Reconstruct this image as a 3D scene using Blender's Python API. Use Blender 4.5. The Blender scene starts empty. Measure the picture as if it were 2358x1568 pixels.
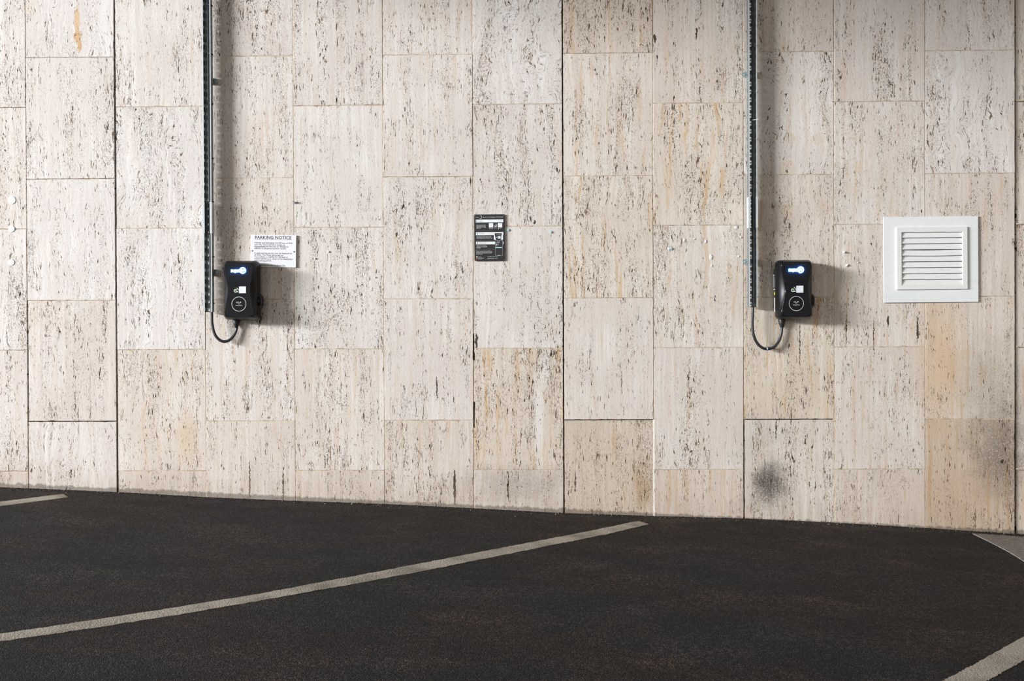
import bpy, bmesh, math, random
import numpy as np
from mathutils import Vector, Matrix

S = bpy.context.scene
COL = S.collection
random.seed(7)
PI = math.pi

# ------------------------------------------------------------------ camera
IW, IH, FPX = 2358.0, 1568.0, 2420.0
CAM = np.array([0.0, -6.31758, 1.0])
YAW, PITCH, ROLL = -0.0149012, -0.00795112, -0.00400484
_f = np.array([math.sin(YAW) * math.cos(PITCH), math.cos(YAW) * math.cos(PITCH), math.sin(PITCH)])
_r0 = np.array([math.cos(YAW), -math.sin(YAW), 0.0])
_u0 = np.cross(_r0, _f)
_r = _r0 * math.cos(ROLL) + _u0 * math.sin(ROLL)
_u = np.cross(_r, _f)
cd = bpy.data.cameras.new('camera')
cam = bpy.data.objects.new('camera', cd)
COL.objects.link(cam)
cd.sensor_width = 36.0
cd.lens = 36.0 * FPX / IW
cd.clip_end = 200
m = Matrix.Identity(4)
for i in range(3):
    m[i][0] = _r[i]; m[i][1] = _u[i]; m[i][2] = -_f[i]; m[i][3] = CAM[i]
cam.matrix_world = m
S.camera = cam

# ------------------------------------------------------------------ light
W = bpy.data.worlds.new('world')
S.world = W
W.use_nodes = True
# hazy daylight: bright towards the open left end, dim towards the building behind the camera
_nt = W.node_tree
bg = _nt.nodes['Background']
_tc = _nt.nodes.new('ShaderNodeTexCoord')
_dot = _nt.nodes.new('ShaderNodeVectorMath'); _dot.operation = 'DOT_PRODUCT'
_nt.links.new(_tc.outputs['Generated'], _dot.inputs[0]); _dot.inputs[1].default_value = (-0.90, -0.10, 0.30)
_mr = _nt.nodes.new('ShaderNodeMapRange'); _mr.interpolation_type = 'SMOOTHSTEP'
_nt.links.new(_dot.outputs['Value'], _mr.inputs['Value'])
_mr.inputs['From Min'].default_value = -0.55; _mr.inputs['From Max'].default_value = 0.85
_mr.inputs['To Min'].default_value = 0.42; _mr.inputs['To Max'].default_value = 1.45
_cr = _nt.nodes.new('ShaderNodeMix'); _cr.data_type = 'RGBA'
_cf = _nt.nodes.new('ShaderNodeMapRange'); _nt.links.new(_dot.outputs['Value'], _cf.inputs['Value'])
_cf.inputs['From Min'].default_value = -0.5; _cf.inputs['From Max'].default_value = 0.7
_nt.links.new(_cf.outputs[0], _cr.inputs[0])
_cr.inputs[6].default_value = (1.0, 0.87, 0.745, 1); _cr.inputs[7].default_value = (0.95, 0.975, 1.0, 1)
_nt.links.new(_cr.outputs[2], bg.inputs['Color'])
_nt.links.new(_mr.outputs[0], bg.inputs['Strength'])

def area(name, loc, target, sx, sy, power, color):
    d = bpy.data.lights.new(name, 'AREA')
    d.shape = 'RECTANGLE'; d.size = sx; d.size_y = sy; d.energy = power; d.color = color
    o = bpy.data.objects.new(name, d); COL.objects.link(o)
    o.location = loc
    o.rotation_euler = (Vector(target) - Vector(loc)).to_track_quat('-Z', 'Y').to_euler()
    return o
# daylight from the open end of the undercroft, far off to the left
area('daylight_opening', (-30.7, -14.4, 7.2), (0, 0, 1.2), 10.2, 2.4, 19000, (0.95, 0.975, 1.0))

S.view_settings.view_transform = 'Standard'
S.view_settings.look = 'None'
S.view_settings.exposure = 0.23
S.view_settings.gamma = 1.0
S.view_settings.use_curve_mapping = False
S.cycles.max_bounces = 5
S.cycles.diffuse_bounces = 3
S.cycles.glossy_bounces = 2
S.cycles.transmission_bounces = 0
S.cycles.caustics_reflective = False
S.cycles.caustics_refractive = False

# ------------------------------------------------------------------ helpers
def at(px, py, d=0.0):
    """point at distance d in front of the wall that the photograph shows at (px, py)"""
    v = _f * FPX + _r * (px - IW / 2) + _u * (IH / 2 - py)
    t = (-d - CAM[1]) / v[1]
    p = CAM + v * t
    return Vector(p)

FX = [-3.20, -2.49, -1.94, -1.41, -0.866, -0.331, 0.215, 0.755, 1.296, 1.833, 2.376, 2.913]
FZ = [0.074, 0.043, 0.0095, -0.0128, -0.032, -0.059, -0.0895, -0.1077, -0.1225, -0.1483, -0.1815, -0.219]
def floor_z(x, y=0.0):
    if x <= FX[0]: z = FZ[0] + (FX[0] - x) * 0.045
    elif x >= FX[-1]: z = FZ[-1] - (x - FX[-1]) * 0.06
    else: z = float(np.interp(x, FX, FZ))
    return z + 0.016 * y

def onfloor(px, py):
    v = _f * FPX + _r * (px - IW / 2) + _u * (IH / 2 - py)
    lo, hi = 0.5, 12.0
    for _ in range(60):
        mid = (lo + hi) / 2
        p = CAM + v / FPX * mid
        if p[2] > floor_z(p[0], min(p[1], 0)): lo = mid
        else: hi = mid
    return Vector(p)

def link(name, me, mat=None, parent=None):
    o = bpy.data.objects.new(name, me)
    COL.objects.link(o)
    if mat is not None:
        for mm in (mat if isinstance(mat, (list, tuple)) else [mat]):
            me.materials.append(mm)
    if parent is not None: o.parent = parent
    return o

def obj(name, bm, mat, parent=None, smooth=None):
    me = bpy.data.meshes.new(name)
    bmesh.ops.recalc_face_normals(bm, faces=bm.faces[:])
    bm.to_mesh(me); bm.free()
    if smooth is not None:
        for p in me.polygons: p.use_smooth = True
        me.set_sharp_from_angle(angle=math.radians(smooth))
    return link(name, me, mat, parent)

def empty(name, loc):
    o = bpy.data.objects.new(name, None)
    o.empty_display_size = 0.05
    COL.objects.link(o)
    o.location = loc
    return o

def tag(o, label=None, cat=None, group=None, kind=None):
    if label: o['label'] = label
    if cat: o['category'] = cat
    if group: o['group'] = group
    if kind: o['kind'] = kind
    return o

def box(bm, x0, x1, y0, y1, z0, z1, bev=0.0, seg=1, mi=0):
    v = [bm.verts.new(c) for c in ((x0, y0, z0), (x1, y0, z0), (x1, y1, z0), (x0, y1, z0),
                                   (x0, y0, z1), (x1, y0, z1), (x1, y1, z1), (x0, y1, z1))]
    fs = [bm.faces.new([v[i] for i in q]) for q in
          ((0, 3, 2, 1), (4, 5, 6, 7), (0, 1, 5, 4), (1, 2, 6, 5), (2, 3, 7, 6), (3, 0, 4, 7))]
    for f in fs: f.material_index = mi
    if bev > 0:
        es = list({e for f in fs for e in f.edges})
        r = bmesh.ops.bevel(bm, geom=es, offset=bev, segments=seg, affect='EDGES', profile=0.5)
        for f in r['faces']: f.material_index = mi
    return fs

def cyl(bm, c, axis, r0, r1, h, n=20, bev=0.0):
    """tapered disc from c along axis; returns nothing"""
    ax = Vector(axis).normalized()
    a = ax.orthogonal().normalized(); b = ax.cross(a)
    prof = [(0, r0), (h - bev, r1), (h, r1 - bev)] if bev else [(0, r0), (h, r1)]
    rings = []
    for t, r in prof:
        rings.append([bm.verts.new(Vector(c) + ax * t + (a * math.cos(2 * PI * k / n) + b * math.sin(2 * PI * k / n)) * r) for k in range(n)])
    for A, B in zip(rings, rings[1:]):
        for k in range(n): bm.faces.new((A[k], A[(k + 1) % n], B[(k + 1) % n], B[k]))
    bm.faces.new(rings[0][::-1]); bm.faces.new(rings[-1])

def tube(bm, pts, r, n=12, cap=True):
    pts = [Vector(p) for p in pts]
    rings = []
    nrm = None
    for i, p in enumerate(pts):
        t = (pts[min(i + 1, len(pts) - 1)] - pts[max(i - 1, 0)]).normalized()
        if nrm is None: nrm = t.orthogonal().normalized()
        nrm = (nrm - t * nrm.dot(t)).normalized()
        b = t.cross(nrm)
        rr = r[i] if isinstance(r, (list, tuple)) else r
        rings.append([bm.verts.new(p + (nrm * math.cos(2 * PI * k / n) + b * math.sin(2 * PI * k / n)) * rr) for k in range(n)])
    for A, B in zip(rings, rings[1:]):
        for k in range(n): bm.faces.new((A[k], A[(k + 1) % n], B[(k + 1) % n], B[k]))
    if cap:
        bm.faces.new(rings[0][::-1]); bm.faces.new(rings[-1])

def spline(P, sub=10):
    P = [Vector(p) for p in P]
    out = []
    for i in range(len(P) - 1):
        p0 = P[max(i - 1, 0)]; p1 = P[i]; p2 = P[i + 1]; p3 = P[min(i + 2, len(P) - 1)]
        for k in range(sub):
            t = k / sub
            out.append(0.5 * ((2 * p1) + (p2 - p0) * t + (2 * p0 - 5 * p1 + 4 * p2 - p3) * t * t + (3 * p1 - p0 - 3 * p2 + p3) * t ** 3))
    out.append(P[-1])
    return out

def text_mesh(bm, body, x, y, width=None, height=None, depth=0.0004, bold=0.0, align='LEFT', mi=0, place=None):
    """flat lettering: left end of the baseline at (x, y), scaled to width (or cap height)"""
    cu = bpy.data.curves.new('t', 'FONT')
    cu.body = body; cu.size = 1.0; cu.offset = bold; cu.resolution_u = 3
    o = bpy.data.objects.new('t', cu); COL.objects.link(o)
    dg = bpy.context.evaluated_depsgraph_get(); dg.update()
    me = bpy.data.meshes.new_from_object(o.evaluated_get(dg))
    bpy.data.objects.remove(o); bpy.data.curves.remove(cu)
    xs = [v.co.x for v in me.vertices]
    if not xs: return 0
    x0, x1 = min(xs), max(xs)
    s = width / (x1 - x0) if width else height / 0.73
    w = (x1 - x0) * s
    off = {'LEFT': 0, 'CENTER': -w / 2, 'RIGHT': -w}[align]
    vs = [bm.verts.new(place(x + off + (v.co.x - x0) * s, y + v.co.y * s, depth)) for v in me.vertices]
    for p in me.polygons:
        try:
            f = bm.faces.new([vs[i] for i in p.vertices]); f.material_index = mi
        except ValueError: pass
    bpy.data.meshes.remove(me)
    return s

def plane_quad(bm, pts, place, depth, mi=0):
    f = bm.faces.new([bm.verts.new(place(a, b, depth)) for a, b in pts]); f.material_index = mi
    return f

def rrect(x0, x1, z0, z1, r, n=6):
    out = []
    for cx, cz, a0 in ((x1 - r, z1 - r, 0), (x0 + r, z1 - r, 90), (x0 + r, z0 + r, 180), (x1 - r, z0 + r, 270)):
        for k in range(n + 1):
            a = math.radians(a0 + 90 * k / n)
            out.append((cx + r * math.cos(a), cz + r * math.sin(a)))
    return out

def slab_from(bm, outline, d0, d1, place, bev=0.0, mi=0):
    """solid plate: outline in the wall plane, from depth d0 to depth d1"""
    cx = sum(p[0] for p in outline) / len(outline); cz = sum(p[1] for p in outline) / len(outline)
    rings = []
    prof = [(d0, 0.0), (d1 - bev, 0.0)] + ([(d1, bev)] if bev else [])
    if not bev: prof = [(d0, 0.0), (d1, 0.0)]
    ex = max(abs(p[0] - cx) for p in outline); ez = max(abs(p[1] - cz) for p in outline)
    for d, ins in prof:
        rings.append([bm.verts.new(place(cx + (a - cx) * (1 - ins / ex), cz + (b - cz) * (1 - ins / ez), d)) for a, b in outline])
    n = len(outline)
    for A, B in zip(rings, rings[1:]):
        for k in range(n):
            f = bm.faces.new((A[k], A[(k + 1) % n], B[(k + 1) % n], B[k])); f.material_index = mi
    f = bm.faces.new(rings[0][::-1]); f.material_index = mi
    f = bm.faces.new(rings[-1]); f.material_index = mi

def ring_flat(bm, cx, cz, r0, r1, place, d, a0=0.0, a1=360.0, n=48, mi=0):
    A = []; B = []
    full = abs(a1 - a0) >= 360
    for k in range(n + (0 if full else 1)):
        a = math.radians(a0 + (a1 - a0) * k / n)
        A.append(bm.verts.new(place(cx + r0 * math.cos(a), cz + r0 * math.sin(a), d)))
        B.append(bm.verts.new(place(cx + r1 * math.cos(a), cz + r1 * math.sin(a), d)))
    m_ = len(A)
    for k in range(m_ if full else m_ - 1):
        f = bm.faces.new((A[k], B[k], B[(k + 1) % m_], A[(k + 1) % m_])); f.material_index = mi

def disc_flat(bm, cx, cz, r, place, d, n=20, mi=0):
    f = bm.faces.new([bm.verts.new(place(cx + r * math.cos(2 * PI * k / n), cz + r * math.sin(2 * PI * k / n), d)) for k in range(n)])
    f.material_index = mi

# ------------------------------------------------------------------ node helper
class N:
    def __init__(self, name):
        self.m = bpy.data.materials.new(name); self.m.use_nodes = True
        self.t = self.m.node_tree; self.nd = self.t.nodes
        self.b = self.nd['Principled BSDF']
    def _set(self, sock, v):
        if v is None: return
        if isinstance(v, bpy.types.NodeSocket): self.t.links.new(v, sock)
        else: sock.default_value = v
    def math(self, op, a, b=None, c=None, clamp=False):
        n = self.nd.new('ShaderNodeMath'); n.operation = op; n.use_clamp = clamp
        for s, v in zip(n.inputs, (a, b, c)): self._set(s, v)
        return n.outputs[0]
    def vmath(self, op, a, b=None):
        n = self.nd.new('ShaderNodeVectorMath'); n.operation = op
        for s, v in zip(n.inputs, (a, b)): self._set(s, v)
        return n.outputs['Value'] if op in ('LENGTH', 'DISTANCE', 'DOT_PRODUCT') else n.outputs[0]
    def comb(self, x, y, z):
        n = self.nd.new('ShaderNodeCombineXYZ')
        for s, v in zip(n.inputs, (x, y, z)): self._set(s, v)
        return n.outputs[0]
    def sep(self, v):
        n = self.nd.new('ShaderNodeSeparateXYZ'); self._set(n.inputs[0], v); return n.outputs
    def noise(self, v, mul=(1, 1, 1), detail=2.0, rough=0.5, color=False, dist=0.0):
        n = self.nd.new('ShaderNodeTexNoise')
        self._set(n.inputs['Vector'], self.vmath('MULTIPLY', v, mul))
        n.inputs['Scale'].default_value = 1.0; n.inputs['Detail'].default_value = detail
        n.inputs['Roughness'].default_value = rough; n.inputs['Distortion'].default_value = dist
        return n.outputs['Color'] if color else n.outputs['Fac']
    def voro(self, v, mul=(1, 1, 1), feature='F1', out='Distance', rand=1.0):
        n = self.nd.new('ShaderNodeTexVoronoi'); n.feature = feature
        self._set(n.inputs['Vector'], self.vmath('MULTIPLY', v, mul))
        n.inputs['Scale'].default_value = 1.0; n.inputs['Randomness'].default_value = rand
        return n.outputs[out]
    def ramp(self, x, a, b, lo=0.0, hi=1.0, smooth=True):
        n = self.nd.new('ShaderNodeMapRange')
        n.interpolation_type = 'SMOOTHSTEP' if smooth else 'LINEAR'
        self._set(n.inputs['Value'], x); self._set(n.inputs['From Min'], a); self._set(n.inputs['From Max'], b)
        self._set(n.inputs['To Min'], lo); self._set(n.inputs['To Max'], hi)
        return n.outputs[0]
    def mix(self, f, a, b, mode='MIX'):
        n = self.nd.new('ShaderNodeMix'); n.data_type = 'RGBA'; n.blend_type = mode
        self._set(n.inputs[0], f)
        self._set(n.inputs[6], a if isinstance(a, bpy.types.NodeSocket) else (*a, 1))
        self._set(n.inputs[7], b if isinstance(b, bpy.types.NodeSocket) else (*b, 1))
        return n.outputs[2]
    def attr(self, name):
        n = self.nd.new('ShaderNodeAttribute'); n.attribute_name = name
        return self.sep(n.outputs['Vector'])
    def objco(self):
        return self.nd.new('ShaderNodeTexCoord').outputs['Object']
    def bump(self, h, strength, dist, prev=None):
        n = self.nd.new('ShaderNodeBump'); self._set(n.inputs['Height'], h)
        n.inputs['Strength'].default_value = strength; n.inputs['Distance'].default_value = dist
        if prev is not None: self._set(n.inputs['Normal'], prev)
        return n.outputs[0]
    def out(self, color=None, rough=None, normal=None, metal=None, spec=None, **kw):
        if color is not None: self._set(self.b.inputs['Base Color'], color if isinstance(color, bpy.types.NodeSocket) else (*color, 1))
        if rough is not None: self._set(self.b.inputs['Roughness'], rough)
        if metal is not None: self._set(self.b.inputs['Metallic'], metal)
        if normal is not None: self._set(self.b.inputs['Normal'], normal)
        if spec is not None: self._set(self.b.inputs['Specular IOR Level'], spec)
        for k, v in kw.items(): self._set(self.b.inputs[k.replace('_', ' ')], v)
        return self.m

def simple(name, col, rough=0.5, metal=0.0, spec=0.5, var=0.06, scale=40.0, bump=0.0):
    """plain material with a little procedural mottling"""
    n = N(name)
    p = n.objco()
    f = n.noise(p, (scale,) * 3, 3.0)
    c = n.mix(n.ramp(f, 0.3, 0.7), tuple(max(0, x * (1 - var)) for x in col), tuple(min(1, x * (1 + var)) for x in col))
    nr = n.bump(f, bump, 0.001) if bump else None
    return n.out(c, rough, nr, metal, spec)

# ------------------------------------------------------------------ travertine
def travertine():
    n = N('travertine')
    p = n.objco()
    px, py, pz = n.sep(p)
    r1, r2, r3 = n.attr('slab_seed')
    dens, ochre, wave = n.attr('slab_look')
    tone, spot, crk = n.attr('slab_tone')
    q0 = n.comb(n.math('MULTIPLY_ADD', r1, 17.0, px), n.math('MULTIPLY', r2, 41.0), n.math('MULTIPLY_ADD', r3, 23.0, pz))
    # wavy bedding
    w1 = n.sep(n.noise(q0, (4.2, 1, 2.6), 2.5, 0.55, color=True))
    w2 = n.sep(n.noise(q0, (17, 1, 11), 2.0, 0.5, color=True))
    dx = n.math('MULTIPLY', n.math('SUBTRACT', w1[0], 0.5), n.math('MULTIPLY', wave, 0.30))
    dx = n.math('ADD', dx, n.math('MULTIPLY', n.math('SUBTRACT', w2[0], 0.5), n.math('MULTIPLY_ADD', wave, 0.045, 0.012)))
    dz = n.math('MULTIPLY', n.math('SUBTRACT', w1[1], 0.5), n.math('MULTIPLY', wave, 0.20))
    s = n.sep(q0)
    q = n.comb(n.math('ADD', s[0], dx), s[1], n.math('ADD', s[2], dz))
    band = n.noise(q, (15, 1, 1.1), 2.5, 0.6)
    cloud = n.noise(q0, (5, 1, 4), 3.0, 0.55)
    bed = n.noise(q, (62, 1, 1.3), 3.0, 0.6)
    fine = n.noise(q, (190, 1, 26), 2.0, 0.6)
    # where pores gather
    act = n.math('ADD', n.math('MULTIPLY', n.math('SUBTRACT', band, 0.5), 0.30),
                 n.math('MULTIPLY', n.math('SUBTRACT', cloud, 0.5), 0.17))
    act = n.math('ADD', act, n.math('MULTIPLY', n.math('SUBTRACT', dens, 0.5), 0.05))
    act = n.math('MINIMUM', act, 0.052)
    # elongated pores
    e1 = n.noise(q, (142, 1, 22), 2.2, 0.62)
    e1 = n.math('ADD', e1, act)
    pit1 = n.ramp(e1, 0.659, 0.678)
    halo = n.ramp(e1, 0.54, 0.68)
    # small dots
    e2 = n.noise(q, (185, 1, 88), 1.5, 0.6)
    e2 = n.math('ADD', e2, n.math('MULTIPLY', act, n.math('MULTIPLY_ADD', spot, 1.0, 1.2)))
    pit2 = n.ramp(e2, 0.712, 0.752, 0.0, 0.88)
    e4 = n.noise(q, (250, 1, 120), 1.0, 0.6)
    e4 = n.math('ADD', e4, n.math('MULTIPLY', act, 1.3))
    pit4 = n.ramp(e4, 0.640, 0.70, 0.0, 0.50)
    # long wandering cracks along the bedding
    e3 = n.noise(q, (15, 1, 1.3), 4.5, 0.66)
    gate = n.ramp(n.math('ADD', n.noise(q, (10, 1, 6.5), 2.0), n.math('MULTIPLY', n.math('SUBTRACT', crk, 0.5), 0.16)), 0.55, 0.60)
    ridge = n.math('ABSOLUTE', n.math('SUBTRACT', e3, 0.5))
    crack = n.math('MULTIPLY', n.math('SUBTRACT', 1.0, n.ramp(ridge, 0.0022, 0.0050)), gate)
    pit = n.math('MAXIMUM', n.math('MAXIMUM', pit1, pit2), n.math('MAXIMUM', pit4, crack))
    # stone colour
    light = n.mix(ochre, (0.81, 0.785, 0.765), (0.81, 0.75, 0.67))
    mid = n.mix(ochre, (0.675, 0.62, 0.59), (0.65, 0.565, 0.47))
    c = n.mix(n.ramp(bed, 0.22, 0.72), light, mid)
    c = n.mix(n.ramp(n.noise(q0, (3.2, 1, 2.2), 3.0), 0.38, 0.66, 0.0, 0.75), c, mid)
    c = n.mix(n.ramp(fine, 0.5, 0.78, 0.0, 0.35), c, (0.53, 0.46, 0.39))
    rust = n.math('MULTIPLY', n.ramp(n.noise(q, (32, 1, 2.0), 3.5, 0.62), 0.54, 0.70), n.math('MULTIPLY_ADD', ochre, 0.90, 0.06))
    c = n.mix(rust, c, (0.62, 0.42, 0.225))
    c = n.mix(n.math('MULTIPLY', halo, n.math('MULTIPLY_ADD', ochre, 0.30, 0.22)), c, (0.55, 0.41, 0.275))
    c = n.mix(tone, c, n.mix(1.0, c, (0.80, 0.72, 0.64), 'MULTIPLY'))
    # stains with shapes of their own
    g1 = n.noise(p, (9, 9, 9), 4.0, 0.62)
    g2 = n.noise(p, (150, 150, 110), 2.0, 0.7)
    g3 = n.sep(n.noise(p, (70, 70, 45), 3.0, 0.6, color=True))
    def blob(x, y, rx, ry, col, amt, grain=0.0, soft=(1.0, 0.25), wob=1.0, crack=0.0):
        nonlocal c
        o = at(x, y)
        hx = n.math('SUBTRACT', px, o.x)
        if crack: hx = n.math('ADD', hx, n.math('MULTIPLY', n.math('SUBTRACT', g3[0], 0.5), crack))
        a = n.math('DIVIDE', hx, rx * 0.0026)
        b = n.math('DIVIDE', n.math('SUBTRACT', pz, o.z), ry * 0.0026)
        r = n.math('SQRT', n.math('ADD', n.math('MULTIPLY', a, a), n.math('MULTIPLY', b, b)))
        r = n.math('ADD', r, n.math('MULTIPLY', n.math('SUBTRACT', g3[1] if crack else g1, 0.5), wob))
        f = n.ramp(r, soft[0], soft[1], 0.0, amt)
        if grain: f = n.math('MULTIPLY', f, n.ramp(g2, 0.5 - 0.34 * (1 - grain) - 0.12, 0.62))
        c = n.mix(f, c, col)
    blob(1771, 1112, 42, 52, (0.060, 0.055, 0.050), 0.92, 0.1, (1.2, 0.15), 0.7)
    blob(1775, 1125, 62, 80, (0.10, 0.085, 0.075), 0.6, 0.6, (1.25, 0.1), 1.0)
    blob(1745, 1010, 60, 75, (0.40, 0.36, 0.32), 0.45, 0.3, (1.3, 0.1), 1.2)
    blob(2305, 1050, 85, 140, (0.12, 0.10, 0.085), 0.80, 0.5, (1.3, 0.05), 1.3)
    blob(2280, 900, 95, 150, (0.34, 0.31, 0.24), 0.65, 0.6, (1.3, 0.05), 1.2)
    blob(2165, 830, 60, 190, (0.66, 0.45, 0.27), 0.60, 0.0, (1.35, 0.1), 1.1)
    blob(2210, 1150, 90, 90, (0.55, 0.38, 0.27), 0.55, 0.2, (1.4, 0.1), 1.2)
    blob(1190, 1115, 150, 45, (0.30, 0.25, 0.20), 0.60, 0.35, (1.4, 0.1), 1.6)
    blob(1400, 1080, 120, 120, (0.55, 0.45, 0.36), 0.55, 0.2, (1.4, 0.1), 1.3)
    blob(1480, 1130, 26, 80, (0.42, 0.27, 0.14), 0.75, 0.2, (1.3, 0.1), 1.2)
    blob(1240, 960, 14, 120, (0.80, 0.79, 0.785), 0.5, 0.0, (1.2, 0.3), 0.8)
    blob(1255, 840, 14, 70, (0.80, 0.79, 0.785), 0.45, 0.0, (1.2, 0.3), 0.8)
    blob(1820, 319, 16, 13, (0.66, 0.56, 0.44), 0.65, 0.0, (1.0, 0.85), 0.2)
    blob(1884, 321, 17, 15, (0.68, 0.59, 0.47), 0.6, 0.0, (1.0, 0.85), 0.2)
    blob(1812, 388, 22, 20, (0.68, 0.56, 0.42), 0.5, 0.0, (1.0, 0.8), 0.4)
    blob(1974, 320, 15, 14, (0.66, 0.58, 0.48), 0.45, 0.0, (1.0, 0.8), 0.3)
    blob(1975, 385, 14, 13, (0.68, 0.56, 0.42), 0.5, 0.0, (1.0, 0.8), 0.3)
    blob(1812, 485, 18, 22, (0.70, 0.54, 0.36), 0.45, 0.0, (1.0, 0.5), 0.6)
    blob(1898, 478, 18, 26, (0.62, 0.52, 0.40), 0.4, 0.0, (1.0, 0.5), 0.6)
    blob(430, 1010, 28, 70, (0.62, 0.43, 0.23), 0.5, 0.15, (1.4, 0.1), 1.2)
    blob(178, 50, 7, 34, (0.66, 0.46, 0.27), 0.85, 0.0, (1.1, 0.7), 1.0)
    blob(179, 84, 10, 16, (0.62, 0.40, 0.20), 0.9, 0.0, (1.1, 0.7), 1.2)
    blob(184, 106, 5, 16, (0.60, 0.37, 0.17), 0.9, 0.0, (1.1, 0.7), 0.9)
    blob(68, 18, 14, 18, (0.72, 0.64, 0.50), 0.5, 0.0, (1.1, 0.6), 0.9)
    # big single pores
    for (x, y, rx, ry) in ((1097, 783, 5, 20), (1006, 893, 3, 30), (1232, 512, 4, 6), (1047, 1120, 5, 46), (1508, 90, 4, 12),
                           (1604, 76, 4, 16), (2308, 1062, 5, 6), (2246, 1195, 3, 25), (1787, 990, 2.2, 30), (1822, 960, 2, 28), (1842, 795, 2.2, 60),
                           (1949, 760, 2, 40), (575, 1105, 3, 45), (652, 1120, 3, 50), (2012, 770, 2, 40), (2045, 740, 5, 14), (2113, 760, 4, 30), (1325, 1110, 2.5, 30), (1170, 1120, 3, 40)):
        blob(x, y, rx * (0.62 if ry > 12 else 0.8), ry, (0.045, 0.030, 0.020), 0.95, 0.0, (1.0, 0.8), 1.1, 0.024)
    # dirt splashed up from the asphalt
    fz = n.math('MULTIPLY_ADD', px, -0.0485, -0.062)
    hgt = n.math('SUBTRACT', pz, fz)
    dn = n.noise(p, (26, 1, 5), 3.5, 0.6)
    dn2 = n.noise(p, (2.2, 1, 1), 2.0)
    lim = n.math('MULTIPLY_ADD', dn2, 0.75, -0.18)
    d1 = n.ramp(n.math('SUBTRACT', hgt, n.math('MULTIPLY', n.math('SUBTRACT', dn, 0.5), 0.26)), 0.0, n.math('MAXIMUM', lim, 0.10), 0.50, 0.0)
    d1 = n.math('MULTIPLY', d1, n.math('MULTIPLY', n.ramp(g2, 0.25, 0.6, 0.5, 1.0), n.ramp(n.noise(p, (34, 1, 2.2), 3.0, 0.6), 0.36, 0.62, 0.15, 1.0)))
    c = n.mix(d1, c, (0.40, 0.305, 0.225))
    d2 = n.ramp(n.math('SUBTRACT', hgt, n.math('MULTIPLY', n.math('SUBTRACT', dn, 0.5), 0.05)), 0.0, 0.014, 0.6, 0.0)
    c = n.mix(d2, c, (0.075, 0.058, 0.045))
    # pores last
    pc = n.mix(n.ramp(n.noise(q0, (30, 1, 14), 2.0), 0.38, 0.62), (0.020, 0.012, 0.008), (0.135, 0.088, 0.055))
    c = n.mix(n.math('MULTIPLY', pit, 0.97), c, pc)
    # light relief from the close grain; the pores are dark and far finer than the slabs
    nr = n.bump(n.noise(q0, (170, 1, 40), 1.0), 0.18, 0.003)
    return n.out(c, 0.75, nr, 0.0, 0.14)

def grout_mat():
    n = N('joint_grout')
    p = n.objco()
    f = n.noise(p, (20, 20, 20), 4.0, 0.6)
    c = n.mix(n.ramp(f, 0.35, 0.68), (0.64, 0.54, 0.42), (0.40, 0.30, 0.20))
    return n.out(c, 0.9, n.bump(f, 0.5, 0.003), 0, 0.1)

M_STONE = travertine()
M_GROUT = grout_mat()
M_SHADOWGAP = simple('joint_backing', (0.20, 0.145, 0.10), 0.9, spec=0.1)
M_SEAL = simple('white_sealant', (0.82, 0.81, 0.79), 0.5)

# ------------------------------------------------------------------ wall
CW, CH = 0.54, 0.732753
X0, Z0, HOFF = -3.02468, 2.668398, 0.300427
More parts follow.
